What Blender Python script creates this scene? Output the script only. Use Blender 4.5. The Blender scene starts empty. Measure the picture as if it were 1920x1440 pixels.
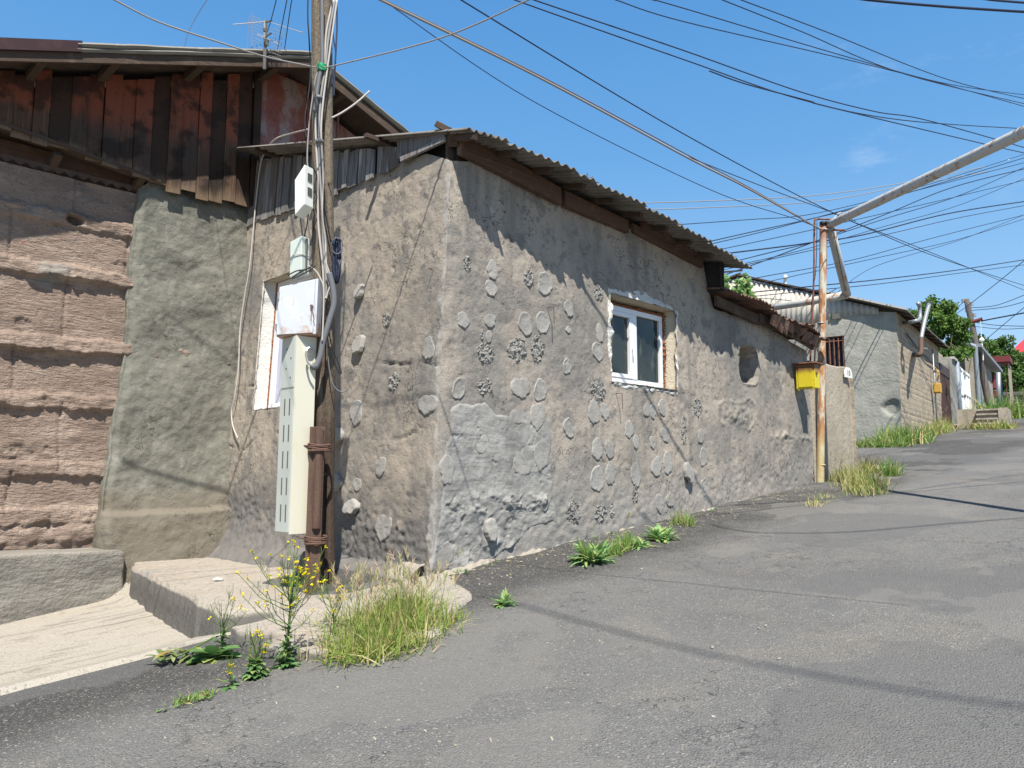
import bpy, bmesh, math, random
import numpy as np
from mathutils import Vector, Matrix

# ---------------------------------------------------------------- camera, sky, sun, exposure
SC = bpy.context.scene
COL = SC.collection
F = 1442.0
TH = math.atan(160.0 / F)
CAM = np.array([-5.19, -6.39, 1.135])          # eye; X runs up the street, Y into the houses
cam = bpy.data.cameras.new('camera')
cam.lens = 36.0 * F / 1920.0
cam.sensor_width = 36.0
cam.clip_end = 3000.0
cam_o = bpy.data.objects.new('camera', cam)
COL.objects.link(cam_o)
cam_o.location = CAM
cam_o.rotation_euler = (math.pi / 2 + TH, 0, -math.pi / 4)
SC.camera = cam_o

SUN = np.array([-0.33, -0.42, 0.85])
SUN = SUN / np.linalg.norm(SUN)
world = bpy.data.worlds.new('World')
SC.world = world
world.use_nodes = True
wn = world.node_tree.nodes
sky = wn.new('ShaderNodeTexSky')
sky.sky_type = 'NISHITA'
sky.sun_disc = False
sky.sun_elevation = math.asin(SUN[2])
sky.sun_rotation = math.atan2(SUN[0], SUN[1])
sky.air_density = 1.0
sky.dust_density = 0.3
sky.ozone_density = 3.0
wn['Background'].inputs['Strength'].default_value = 0.07
hsv = wn.new('ShaderNodeHueSaturation')
hsv.inputs['Saturation'].default_value = 1.25
hsv.inputs['Value'].default_value = 1.1
world.node_tree.links.new(sky.outputs[0], hsv.inputs['Color'])
tcw = wn.new('ShaderNodeTexCoord'); sxyz = wn.new('ShaderNodeSeparateXYZ'); ramp = wn.new('ShaderNodeValToRGB'); mxw = wn.new('ShaderNodeMix')
world.node_tree.links.new(tcw.outputs['Generated'], sxyz.inputs[0])
world.node_tree.links.new(sxyz.outputs['Z'], ramp.inputs[0])
cr = ramp.color_ramp
for p_, c_ in ((0.0, (4.7, 6.6, 8.8)), (.10, (4.5, 6.5, 8.8)), (.22, (2.9, 5.35, 8.4)), (.38, (1.55, 4.0, 7.6)), (.6, (.88, 3.0, 6.7)), (1.0, (.5, 2.1, 5.4))):
    e_ = cr.elements.new(p_); e_.color = (*c_, 1)
cr.elements.remove(cr.elements[0]); cr.elements.remove(cr.elements[-1])
mxw.data_type = 'RGBA'; mxw.inputs[0].default_value = 0.72
world.node_tree.links.new(hsv.outputs[0], mxw.inputs[6]); world.node_tree.links.new(ramp.outputs[0], mxw.inputs[7])
nzw = wn.new('ShaderNodeTexNoise'); mpw = wn.new('ShaderNodeMapping'); mpw.inputs['Scale'].default_value = (9, 9, 26); mpw.inputs['Rotation'].default_value = (0, .5, 0)
world.node_tree.links.new(tcw.outputs['Generated'], mpw.inputs[0]); world.node_tree.links.new(mpw.outputs[0], nzw.inputs['Vector'])
nzw.inputs['Scale'].default_value = 1.0; nzw.inputs['Detail'].default_value = 7; nzw.inputs['Roughness'].default_value = .62
rw = wn.new('ShaderNodeMapRange'); rw.interpolation_type = 'SMOOTHSTEP'; rw.inputs[1].default_value = .52; rw.inputs[2].default_value = .78; rw.inputs[4].default_value = .18
world.node_tree.links.new(nzw.outputs['Fac'], rw.inputs[0])
dtw = wn.new('ShaderNodeVectorMath'); dtw.operation = 'DOT_PRODUCT'; dtw.inputs[1].default_value = (0.879, 0.243, 0.41)
world.node_tree.links.new(tcw.outputs['Generated'], dtw.inputs[0])
r2w = wn.new('ShaderNodeMapRange'); r2w.interpolation_type = 'SMOOTHSTEP'; r2w.inputs[1].default_value = .985; r2w.inputs[2].default_value = .9985
world.node_tree.links.new(dtw.outputs['Value'], r2w.inputs[0])
mlw = wn.new('ShaderNodeMath'); mlw.operation = 'MULTIPLY'; world.node_tree.links.new(rw.outputs[0], mlw.inputs[0]); world.node_tree.links.new(r2w.outputs[0], mlw.inputs[1])
mcw = wn.new('ShaderNodeMix'); mcw.data_type = 'RGBA'; world.node_tree.links.new(mlw.outputs[0], mcw.inputs[0]); world.node_tree.links.new(mxw.outputs[2], mcw.inputs[6]); mcw.inputs[7].default_value = (8.5, 9.2, 10, 1)
world.node_tree.links.new(mcw.outputs[2], wn['Background'].inputs[0])
sun = bpy.data.lights.new('sun', 'SUN')
sun.energy = 5.0
sun.angle = math.radians(0.5)
sun.color = (1.0, 0.95, 0.87)
sun_o = bpy.data.objects.new('sun', sun)
COL.objects.link(sun_o)
sun_o.location = (-6, -8, 20)
sun_o.rotation_euler = Vector(SUN).to_track_quat('Z', 'Y').to_euler()
SC.view_settings.view_transform = 'Standard'
SC.view_settings.look = 'None'
SC.view_settings.exposure = 0.8
SC.view_settings.gamma = 1.0
SC.render.film_transparent = False
SC.cycles.max_bounces = 6

random.seed(11)
RNG = np.random.default_rng(5)

# ---------------------------------------------------------------- geometry of the place
K = 0.0896                                      # the street climbs nine per cent along X
_h = np.array([math.sqrt(.5), math.sqrt(.5), 0]); _R = np.array([math.sqrt(.5), -math.sqrt(.5), 0]); _Z = np.array([0, 0, 1.])
FW = _h * math.cos(TH) + _Z * math.sin(TH)
UPV = -_h * math.sin(TH) + _Z * math.cos(TH)

def ray(px, py):
    return FW + _R * (px - 960) / F + UPV * (720 - py) / F
def hit(px, py, n, c):
    r = ray(px, py); n = np.array(n, float)
    return CAM + (c - n @ CAM) / (n @ r) * r
BAT = 0.047                                     # the gable wall leans back
def onY(px, py, y=0.0): return hit(px, py, (0, 1, 0), y)
def onX(px, py, x=0.0): return hit(px, py, (1, 0, -BAT), x)
def at(px, py, depth): return CAM + ray(px, py) * depth
def sstep(a, b, x):
    t = np.clip((x - a) / (b - a), 0, 1)
    return t * t * (3 - 2 * t)
def gz(x, y):
    x = np.asarray(x, float); y = np.asarray(y, float)
    z = K * np.where(x < 46, x, 46 + 12 * np.tanh((x - 46) / 30))
    z = np.where(x < -25, K * (-25 + 8 * np.tanh((x + 25) / 20)), z)
    return z - (0.24 * np.clip(y + 0.25, 0, 1.5) + .02 * np.clip(y - 1.25, 0, 5)) * sstep(-0.9, -1.8, x)
def onG(px, py, dz=0.0):
    r = ray(px, py); lo, hi = 0.5, 200.0
    for _ in range(60):
        m = (lo + hi) / 2; p = CAM + r * m
        if p[2] > float(gz(p[0], p[1])) + dz: lo = m
        else: hi = m
    return CAM + r * lo

# ---------------------------------------------------------------- numpy noise
def _hash(ix, iy, s):
    h = (ix * 374761393 + iy * 668265263 + s * 2147483647) & 0xFFFFFFFF
    h = ((h ^ (h >> 13)) * 1274126177) & 0xFFFFFFFF
    return ((h ^ (h >> 16)) & 0xFFFF) / 65535.0
def vn(x, y, s=0):
    x = np.asarray(x, float); y = np.asarray(y, float)
    ix = np.floor(x).astype(np.int64); iy = np.floor(y).astype(np.int64)
    fx = x - ix; fy = y - iy
    fx = fx * fx * (3 - 2 * fx); fy = fy * fy * (3 - 2 * fy)
    a = _hash(ix, iy, s); b = _hash(ix + 1, iy, s); c = _hash(ix, iy + 1, s); d = _hash(ix + 1, iy + 1, s)
    return (a * (1 - fx) + b * fx) * (1 - fy) + (c * (1 - fx) + d * fx) * fy - 0.5
def fbm(x, y, s=0, o=4):
    r = 0; a = 1.0
    for k in range(o):
        r = r + a * vn(x * 2 ** k + 17.3 * k, y * 2 ** k - 9.1 * k, s + k); a *= 0.5
    return r
def inpoly(px, py, poly):
    px = np.asarray(px); py = np.asarray(py); r = np.zeros(px.shape, bool)
    n = len(poly)
    for i in range(n):
        x1, y1 = poly[i]; x2, y2 = poly[(i + 1) % n]
        if y1 == y2: continue
        c = ((y1 > py) != (y2 > py)) & (px < (x2 - x1) * (py - y1) / (y2 - y1) + x1)
        r ^= c
    return r

# ---------------------------------------------------------------- materials
def M(name, base, rough=0.92, L=(), bumps=(), bdist=0.01, bstr=1.0, metal=0.0, spec=0.25, trans=0.0, twosided=None):
    m = bpy.data.materials.new(name); m.use_nodes = True
    nt = m.node_tree; N = nt.nodes; K_ = nt.links
    P = N['Principled BSDF']
    P.inputs['Roughness'].default_value = rough
    P.inputs['Metallic'].default_value = metal
    P.inputs['Specular IOR Level'].default_value = spec
    tc = N.new('ShaderNodeTexCoord').outputs['Object']
    def vec(scale):
        mp = N.new('ShaderNodeMapping'); K_.new(tc, mp.inputs[0])
        s = scale if isinstance(scale, (tuple, list)) else (scale,) * 3
        mp.inputs['Scale'].default_value = s
        mp.inputs['Location'].default_value = (random.uniform(0, 9), random.uniform(0, 9), random.uniform(0, 9))
        return mp.outputs[0]
    def noise(scale, det=4, dist=0.0, rgh=0.6):
        n = N.new('ShaderNodeTexNoise'); K_.new(vec(scale), n.inputs['Vector'])
        n.inputs['Scale'].default_value = 1.0; n.inputs['Detail'].default_value = det
        n.inputs['Roughness'].default_value = rgh; n.inputs['Distortion'].default_value = dist
        return n.outputs['Fac']
    def voro(scale, out='Distance', feat='F1'):
        n = N.new('ShaderNodeTexVoronoi'); n.feature = feat
        K_.new(vec(scale), n.inputs['Vector']); n.inputs['Scale'].default_value = 1.0
        return n.outputs[out]
    def math_(op, a, b=None):
        n = N.new('ShaderNodeMath'); n.operation = op
        for i, q in enumerate((a, b)):
            if q is None: continue
            if hasattr(q, 'links'): K_.new(q, n.inputs[i])
            else: n.inputs[i].default_value = q
        return n.outputs[0]
    def rng(v, lo, hi):  # smooth mask
        n = N.new('ShaderNodeMapRange'); K_.new(v, n.inputs[0])
        n.inputs[1].default_value = lo; n.inputs[2].default_value = hi
        n.interpolation_type = 'SMOOTHSTEP'
        return n.outputs[0]
    def attr(ch):
        a = N.new('ShaderNodeAttribute'); a.attribute_name = 'col'
        s = N.new('ShaderNodeSeparateColor'); K_.new(a.outputs['Color'], s.inputs[0])
        return s.outputs['RGB'.index(ch)]
    sepc = []
    def pos(ax):
        if not sepc:
            s = N.new('ShaderNodeSeparateXYZ'); K_.new(tc, s.inputs[0]); sepc.append(s)
        return sepc[0].outputs['XYZ'.index(ax)]
    rgb = N.new('ShaderNodeRGB'); rgb.outputs[0].default_value = (*base, 1)
    cur = rgb.outputs[0]
    for l in L:
        k = l[0]
        if k == 'n': _, sc, det, lo, hi, c, st = l[:7]; f = rng(noise(sc, det, l[7] if len(l) > 7 else 0.0), lo, hi)
        elif k == 'v': _, sc, lo, hi, c, st = l; f = rng(voro(sc), hi, lo)
        elif k == 'vr':
            _, sc, thr, c, st = l
            s = N.new('ShaderNodeSeparateColor'); K_.new(voro(sc, 'Color'), s.inputs[0]); f = math_('GREATER_THAN', s.outputs[0], thr)
        elif k == 'crack':
            _, sc, w, c, st = l
            mp = N.new('ShaderNodeVectorMath'); mp.operation = 'ADD'; K_.new(vec(sc), mp.inputs[0])
            nz = N.new('ShaderNodeTexNoise'); nz.inputs['Scale'].default_value = 4.0; nz.inputs['Detail'].default_value = 4; K_.new(tc, nz.inputs['Vector'])
            K_.new(nz.outputs['Color'], mp.inputs[1])
            n = N.new('ShaderNodeTexVoronoi'); n.feature = 'DISTANCE_TO_EDGE'; K_.new(mp.outputs[0], n.inputs['Vector']); n.inputs['Scale'].default_value = 1.0
            f = rng(n.outputs['Distance'], w, w * .3)
            f = math_('MULTIPLY', f, rng(noise(0.9, 3), .42, .6))
        elif k == 'a': _, ch, lo, hi, c, st, amp, sc = l; f = rng(math_('ADD', attr(ch), math_('MULTIPLY', math_('SUBTRACT', noise(sc, 5), .5), amp)), lo, hi)
        elif k == 'p': _, ax, lo, hi, c, st, amp, sc = l; f = rng(math_('ADD', pos(ax), math_('MULTIPLY', math_('SUBTRACT', noise(sc, 5), .5), amp)), lo, hi)
        elif k == 'brick':
            _, sx, sz, c, st, rot = l
            mp = N.new('ShaderNodeMapping'); K_.new(tc, mp.inputs[0]); mp.inputs['Rotation'].default_value = rot
            n = N.new('ShaderNodeTexBrick'); K_.new(mp.outputs[0], n.inputs[0]); n.inputs['Scale'].default_value = 1.0
            n.inputs['Brick Width'].default_value = sx; n.inputs['Row Height'].default_value = sz; n.inputs['Mortar Size'].default_value = 0.012
            f = n.outputs['Fac']
        if st != 1: f = math_('MULTIPLY', f, st)
        mx = N.new('ShaderNodeMix'); mx.data_type = 'RGBA'
        K_.new(f, mx.inputs[0]); K_.new(cur, mx.inputs[6]); mx.inputs[7].default_value = (*c, 1)
        cur = mx.outputs[2]
    K_.new(cur, P.inputs['Base Color'])
    if bumps:
        tot = None
        for b in bumps:
            k, sc, det, w = b
            v = noise(sc, det) if k == 'n' else voro(sc)
            v = math_('MULTIPLY', v, w)
            tot = v if tot is None else math_('ADD', tot, v)
        bp = N.new('ShaderNodeBump'); bp.inputs['Distance'].default_value = bdist; bp.inputs['Strength'].default_value = bstr
        K_.new(tot, bp.inputs['Height']); K_.new(bp.outputs[0], P.inputs['Normal'])
    if trans:
        t = N.new('ShaderNodeBsdfTranslucent'); K_.new(cur, t.inputs[0])
        ms = N.new('ShaderNodeMixShader'); ms.inputs[0].default_value = trans
        K_.new(P.outputs[0], ms.inputs[1]); K_.new(t.outputs[0], ms.inputs[2])
        K_.new(ms.outputs[0], N['Material Output'].inputs[0])
    return m

PL = [('n', .5, 6, .42, .6, (.185, .176, .16), .85), ('n', 1.3, 6, .52, .66, (.33, .28, .23), .7), ('n', (2.2, 2.2, .22), 5, .5, .68, (.125, .12, .113), .65), ('n', 2.6, 6, .56, .66, (.15, .144, .135), .7),
      ('n', 7, 6, .53, .68, (.165, .155, .142), .7), ('n', 38, 3, .56, .7, (.14, .13, .12), .5), ('n', 60, 2, .6, .7, (.42, .39, .35), .45), ('v', 17, .0, .10, (.06, .055, .05), .55), ('n', (5, 5, 16), 5, .62, .68, (.08, .075, .068), .6), ('n', 4, 5, .66, .72, (.40, .38, .35), .6)]
m_plaster = M('street_plaster', (.345, .298, .246), .95, PL + [('p', 'Z', 1.5, .3, (.25, .243, .228), .7, 1.6, 1.1), ('p', 'X', .10, .0, (.40, .375, .34), .85, .42, 7), ('crack', .55, .009, (.055, .05, .047), .9)],
              [('n', 9, 7, .8), ('n', 34, 4, .4), ('n', 80, 3, .25), ('n', 3, 3, .8)], .016)
m_gable = M('gable_plaster', (.345, .296, .24), .95, PL + [('p', 'Z', 1.15, .5, (.125, .12, .115), .85, 1.7, 1.6), ('p', 'Y', .10, .0, (.40, .375, .34), .85, .42, 7), ('crack', .7, .009, (.055, .05, .047), .9)],
            [('n', 9, 7, .8), ('n', 34, 4, .4), ('n', 80, 3, .25), ('n', 3, 3, .8)], .016)
m_cement = M('fresh_cement', (.295, .282, .258), .9, [('n', 3, 4, .45, .65, (.215, .204, .187), .7), ('n', 25, 4, .55, .7, (.32, .305, .28), .5), ('v', 30, .0, .12, (.15, .15, .15), .25)], [('n', 30, 5, 1.0), ('n', 110, 3, .4)], .008)
m_cement_r = M('rough_cement', (.27, .258, .235), .95, [('n', 12, 5, .45, .62, (.16, .155, .145), .8), ('n', 60, 3, .5, .7, (.4, .39, .36), .5)], [('n', 35, 5, 1.0), ('v', 40, 1, .7)], .02)
m_skim = M('combed_cement', (.285, .276, .256), .92, [('n', (2, 2, 7), 4, .45, .65, (.19, .186, .176), .8), ('n', 4, 5, .5, .68, (.37, .36, .335), .55), ('n', (2.5, 2.5, .3), 5, .5, .64, (.17, .165, .155), .5), ('n', 9, 5, .6, .7, (.42, .405, .37), .5)], [('n', (3, 3, 90), 3, .18), ('n', 9, 6, 1.2), ('n', 50, 4, .5)], .012)
m_butt = M('grey_green_plaster', (.188, .184, .153), .95, [('n', 1.3, 6, .42, .6, (.145, .142, .117), .8), ('n', 3.2, 6, .52, .66, (.25, .245, .208), .7), ('n', (5, 5, 2.5), 5, .56, .68, (.115, .115, .092), .6), ('n', 16, 5, .55, .68, (.13, .13, .105), .5), ('n', 70, 2, .62, .7, (.33, .33, .28), .4), ('p', 'Z', .95, .6, (.165, .14, .108), .75, .6, 1.5), ('crack', .9, .008, (.05, .05, .04), .9)], [('n', 4, 8, 1.6), ('n', 60, 4, .25)], .03)
m_tuff = M('tuff_stone', (.30, .228, .183), .95, [('n', (1.2, 1.2, 3), 5, .42, .62, (.225, .168, .136), .9), ('n', (2, 2, 5), 6, .52, .66, (.385, .305, .248), .75), ('n', (7, 7, 34), 5, .54, .68, (.19, .14, .113), .65), ('n', 34, 4, .56, .68, (.13, .096, .08), .65),
                                         ('n', (.9, .9, 1.6), 5, .6, .7, (.27, .252, .225), .8), ('n', 5, 6, .62, .7, (.42, .34, .27), .6), ('v', 20, .0, .1, (.05, .04, .035), .6), ('n', (1.3, 1.3, 5), 4, .69, .74, (.30, .08, .05), .7)], [('n', (9, 9, 40), 7, 1.2), ('n', 60, 4, .6), ('n', 16, 5, .8)], .03)
m_conc = M('grey_concrete', (.235, .222, .195), .95, [('n', (.8, .8, 5), 5, .44, .64, (.16, .15, .133), .85), ('n', 5, 5, .52, .68, (.32, .3, .265), .5), ('n', 40, 3, .58, .7, (.17, .16, .145), .5), ('p', 'Z', .0, .25, (.32, .26, .21), .3, .3, 3)], [('n', (4, 4, 14), 5, 1.0), ('n', 45, 4, .5), ('v', 22, 1, .3)], .02)
m_pad = M('pale_concrete', (.37, .338, .287), .95, [('n', .9, 5, .42, .62, (.36, .325, .27), .8), ('n', (1.2, 6, 1.2), 6, .54, .66, (.21, .195, .17), .65), ('n', 3, 6, .6, .68, (.2, .18, .15), .6), ('vr', 70, .93, (.2, .18, .15), .7), ('n', 16, 4, .58, .7, (.34, .31, .26), .6), ('n', 55, 2, .63, .7, (.2, .18, .15), .6), ('crack', .6, .006, (.2, .18, .15), .7)], [('n', 12, 6, 1.0), ('n', 70, 3, .6)], .022)
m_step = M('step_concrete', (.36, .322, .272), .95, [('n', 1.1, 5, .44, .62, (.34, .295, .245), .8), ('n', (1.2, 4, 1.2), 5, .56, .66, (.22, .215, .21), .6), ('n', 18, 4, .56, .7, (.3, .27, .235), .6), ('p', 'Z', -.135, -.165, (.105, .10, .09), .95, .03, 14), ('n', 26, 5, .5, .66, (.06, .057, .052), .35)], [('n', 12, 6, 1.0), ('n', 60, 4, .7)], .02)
m_foot = M('broken_mortar', (.33, .295, .245), .95, [('n', 5, 5, .45, .62, (.36, .32, .27), .8), ('n', 30, 4, .56, .7, (.25, .22, .19), .5)], [('n', 18, 5, 1.0), ('n', 60, 3, .5)], .025)
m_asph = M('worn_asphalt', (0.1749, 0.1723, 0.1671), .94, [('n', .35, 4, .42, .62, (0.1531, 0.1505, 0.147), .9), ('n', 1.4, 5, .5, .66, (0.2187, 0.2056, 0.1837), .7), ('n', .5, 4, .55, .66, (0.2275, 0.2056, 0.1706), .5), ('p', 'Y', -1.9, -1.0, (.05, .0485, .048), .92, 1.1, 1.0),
                                             ('n', 3.2, 6, .56, .68, (0.1312, 0.1286, 0.1251), .6), ('n', 150, 3, .52, .62, (0.09622, 0.09447, 0.09272), .6), ('n', 45, 4, .54, .66, (0.2537, 0.2406, 0.2187), .4), ('n', (.9, .25, .9), 5, .56, .64, (0.1268, 0.1224, 0.1173), .6), ('n', .7, 6, .63, .68, (0.1006, 0.09797, 0.09622), .7),
                                             ('vr', 170, .9, (0.2886, 0.2712, 0.2362), .55), ('vr', 95, .97, (0.3849, 0.3499, 0.2974), .7), ('vr', 150, .86, (0.06123, 0.06123, 0.06123), .5), ('crack', .3, .010, (0.04374, 0.04374, 0.04374), .8), ('n', .24, 3, .535, .545, (0.1356, 0.1339, 0.1312), .6), ('n', .31, 4, .57, .578, (0.2056, 0.1978, 0.1837), .5), ('n', 7, 3, .70, .74, (0.03936, 0.03936, 0.03936), .6)],
           [('n', 130, 3, 1.0), ('v', 80, 1, .9), ('n', 14, 4, .8)], .012)
m_dirt = M('dry_ground', (.22, .18, .13), .95, [('n', .5, 5, .45, .6, (.16, .15, .09), .8), ('n', 5, 5, .5, .65, (.28, .24, .18), .6)], [('n', 6, 5, 1)], .05)
m_plank = M('stained_planks', (.085, .05, .033), .85, [('n', (34, 34, 1.1), 5, .5, .66, (.15, .098, .06), .8), ('a', 'R', .35, .75, (.055, .04, .034), .7, .3, 3), ('a', 'G', .34, .62, (.21, .062, .036), .9, .6, (6, 6, 1.5)), ('a', 'B', .35, .55, (.036, .023, .016), .9, .7, (5, 5, 1.2)),
                                               ('n', (2, 2, 2.2), 4, .5, .6, (.022, .016, .013), .75), ('a', 'G', .12, .0, (.2, .14, .09), .7, .25, (9, 9, 1.2)), ('n', 14, 3, .68, .72, (.015, .012, .01), .8)], [('n', (40, 40, 1.5), 5, 1.0), ('n', 9, 4, .4)], .012)  # tan board feet: sunlight below the eave shadow put into the colour
m_greyw = M('weathered_boards', (.145, .14, .136), .9, [('a', 'R', .3, .8, (.27, .27, .275), .8, .3, 2), ('n', (45, 45, 1.4), 5, .48, .64, (.085, .075, .068), .85), ('n', (9, 9, 1.5), 4, .55, .66, (.17, .12, .085), .7), ('n', (14, 14, 1.1), 4, .6, .68, (.5, .49, .47), .6)], [('n', (50, 50, 1.5), 5, 1.0)], .012)
m_brownw = M('brown_beam', (.105, .062, .046), .9, [('n', (1.5, 30, 30), 5, .45, .65, (.075, .048, .038), .8), ('n', 4, 5, .55, .66, (.19, .13, .10), .6), ('n', (4, 4, 4), 4, .62, .7, (.20, .075, .05), .6)], [('n', (2, 40, 40), 5, 1.0)], .012)
m_soffit = M('old_soffit', (.078, .054, .04), .9, [('n', (1.5, 12, 20), 5, .45, .65, (.06, .045, .036), .8), ('n', 3, 4, .55, .68, (.14, .10, .072), .5)], [('n', (2, 30, 30), 5, 1.0)], .01)
m_redsheet = M('red_sheet_metal', (.21, .062, .042), .6, [('n', 1.2, 4, .42, .58, (.28, .12, .09), .6), ('n', (2.2, 2.2, .9), 5, .47, .6, (.29, .235, .22), .85), ('n', 5, 6, .52, .64, (.25, .085, .05), .8), ('n', 14, 4, .62, .7, (.05, .03, .025), .7)], [('n', 6, 4, 1.0), ('n', 50, 2, .2)], .012, metal=.1, spec=.4)
m_zinc = M('old_zinc', (.19, .182, .158), .6, [('n', (2, 9, 9), 5, .45, .62, (.23, .215, .18), .8), ('n', 12, 4, .58, .7, (.2, .13, .09), .6), ('n', 3, 4, .6, .7, (.3, .29, .26), .6)], [('n', 12, 4, 1.0)], .006, metal=.2, spec=.4)
m_darkred = M('dark_red_metal', (.034, .012, .012), .5, [('n', 6, 4, .5, .65, (.05, .02, .02), .7)], spec=.4)
m_slate = M('corrugated_cement', (.165, .155, .14), .9, [('n', 1.5, 5, .45, .62, (.10, .094, .085), .8), ('n', 11, 5, .55, .68, (.10, .075, .06), .7), ('n', 45, 3, .6, .7, (.3, .28, .25), .4)], [('n', 30, 4, 1.0)], .008)
m_slate_lt = M('pale_corrugated_cement', (.46, .435, .385), .9, [('n', (1.5, 1.5, .8), 5, .45, .62, (.36, .34, .30), .7), ('n', 9, 5, .6, .7, (.27, .24, .2), .5)], [('n', 30, 4, 1.0)], .006)
m_rustroof = M('rusty_roofing', (.16, .10, .075), .85, [('n', 4, 5, .45, .62, (.07, .05, .042), .9), ('n', 9, 4, .6, .7, (.24, .05, .04), .7), ('n', 20, 3, .6, .7, (.34, .28, .22), .5)], [('n', 20, 4, 1.0)], .01)
m_tar = M('tar_sheet', (.03, .029, .03), .8)
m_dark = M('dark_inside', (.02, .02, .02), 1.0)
m_pole = M('weathered_pole', (.185, .152, .113), .95, [('a', 'R', .45, .95, (.11, .07, .05), .9, .4, (9, 9, 1.2)), ('n', (30, 30, 1.6), 5, .46, .64, (.14, .108, .078), .8), ('n', (60, 60, 22), 3, .57, .66, (.06, .045, .035), .8), ('n', (6, 6, .8), 4, .56, .66, (.27, .24, .19), .6), ('p', 'Z', 2.4, 1.4, (.06, .04, .03), .9, .8, 2)], [('n', (40, 40, 2.5), 5, 1.0), ('n', (50, 50, 18), 3, .8)], .02)
m_stake = M('rusted_rail', (.10, .062, .044), .8, [('n', (9, 9, 1.5), 5, .46, .64, (.075, .04, .03), .8), ('n', (14, 14, 3), 4, .58, .68, (.17, .095, .055), .6)], [('n', 30, 4, 1.0)], .006, spec=.35)
m_rustpaint = M('flaking_gas_paint', (.48, .45, .36), .7, [('n', (7, 7, 2), 6, .43, .53, (.36, .155, .055), .95), ('n', (12, 12, 3), 5, .56, .64, (.20, .08, .04), .8), ('p', 'Z', 5.3, 5.9, (.27, .10, .06), .8, 1.2, 2), ('p', 'Z', 2.1, 1.5, (.47, .41, .22), .7, .6, 3)], [('n', 25, 4, 1.0)], .004, spec=.35)
m_pipew = M('white_gas_paint', (.47, .46, .425), .6, [('n', (3, 3, 3), 5, .5, .62, (.36, .36, .34), .6), ('n', 7, 6, .55, .64, (.36, .19, .11), .85), ('n', 20, 4, .62, .68, (.16, .1, .08), .7)], [('n', 25, 4, 1.0)], .003, spec=.35)
m_rust = M('brown_rust', (.22, .095, .06), .8, [('n', 14, 5, .48, .62, (.13, .055, .04), .8), ('n', 30, 4, .6, .7, (.34, .19, .12), .5)], [('n', 40, 3, 1.0)], .003)
m_yellow = M('yellow_box_paint', (.58, .47, .02), .55, [('n', 5, 5, .55, .66, (.5, .38, .02), .7), ('p', 'Z', 2.86, 3.0, (.16, .065, .035), .95, .12, 9), ('n', 16, 5, .62, .68, (.24, .1, .03), .8), ('p', 'X', 9.55, 9.65, (.5, .5, .3), .4, .06, 20)], [('n', 20, 3, 1.0)], .003, spec=.4)
m_cream = M('cream_cabinet_paint', (.62, .595, .48), .5, [('n', (4, 4, 1.2), 5, .52, .66, (.60, .56, .40), .7), ('n', (9, 9, 3), 5, .66, .74, (.45, .3, .15), .5)], spec=.4)
m_door = M('grey_green_door_paint', (.46, .49, .45), .5, [('n', (3, 3, 2), 4, .5, .65, (.4, .43, .39), .6)], spec=.4)
m_slot = M('slot_dark', (.12, .115, .10), .9)
m_boxg = M('greyed_box_paint', (.50, .52, .55), .5, [('n', 4, 5, .52, .64, (.56, .57, .58), .6), ('n', (9, 9, 4), 6, .6, .68, (.40, .24, .12), .6), ('a', 'G', .5, .8, (.38, .19, .09), .95, .9, 14)], [('n', 4, 2, 1.0)], .004, spec=.45)
m_plasw = M('white_plastic', (.72, .73, .66), .45, [('n', 6, 4, .52, .66, (.64, .65, .57), .5)], spec=.5)
m_plasg = M('grey_green_plastic', (.52, .57, .51), .45, [('n', 6, 4, .52, .66, (.44, .48, .43), .5)], spec=.5)
m_black = M('black_cable', (.014, .014, .016), .55, spec=.4)
m_blueblack = M('blue_black_cable', (.018, .024, .05), .5, spec=.4)
m_greyc = M('grey_cable', (.27, .26, .25), .6)
m_whitec = M('white_cable', (.43, .40, .37), .55)
m_hose = M('grey_hose', (.13, .135, .145), .6, spec=.35)
m_wire = M('rust_wire', (.13, .075, .055), .7)
m_green = M('green_tie', (.02, .28, .12), .5)
m_upvc = M('white_window_frame', (.68, .69, .72), .35, spec=.5)
m_foam = M('orange_foam', (.27, .105, .042), .9, [('n', 20, 4, .45, .65, (.16, .06, .03), .8)], [('n', 30, 4, 1.0)], .02)
m_reveal = M('cream_reveal', (.46, .41, .32), .95, [('n', 6, 5, .45, .64, (.44, .38, .29), .8), ('n', 30, 4, .58, .7, (.3, .2, .12), .6)], [('n', 16, 5, 1.0), ('n', 60, 3, .4)], .02)
m_whitep = M('white_plaster', (.54, .525, .49), .9, [('n', 6, 5, .5, .65, (.62, .6, .57), .6), ('n', 25, 4, .6, .7, (.42, .4, .37), .6)], [('n', 25, 5, 1.0)], .015)
m_curtain = M('white_curtain', (.43, .44, .53), .3, [('n', (16, 16, .25), 3, .48, .6, (.30, .31, .40), .8), ('n', (5, 5, .6), 4, .55, .66, (.56, .56, .62), .6)], spec=.5)
def glass(name, tint=(.05, .06, .055), rough=.02):
    m = M(name, (.028, .034, .028), rough, [('n', 2.2, 4, .45, .62, (.014, .017, .014), .8), ('n', (6, 6, 2), 4, .56, .66, (.10, .105, .08), .6), ('n', (11, 11, 5), 4, .62, .68, (.012, .012, .011), .7)], spec=.45)  # mottling paints the dark reflected and inside view into the glass colour
    return m
m_glass = glass('window_glass')
m_brick = M('block_masonry', (.40, .335, .25), .95, [('n', 1.2, 5, .45, .62, (.31, .26, .195), .8), ('n', 8, 5, .55, .68, (.25, .2, .155), .6), ('brick', .42, .21, (.17, .145, .115), .8, (math.pi / 2, 0, 0)), ('n', 30, 3, .6, .7, (.5, .43, .34), .4)], [('n', 14, 5, 1.0)], .03)
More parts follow.
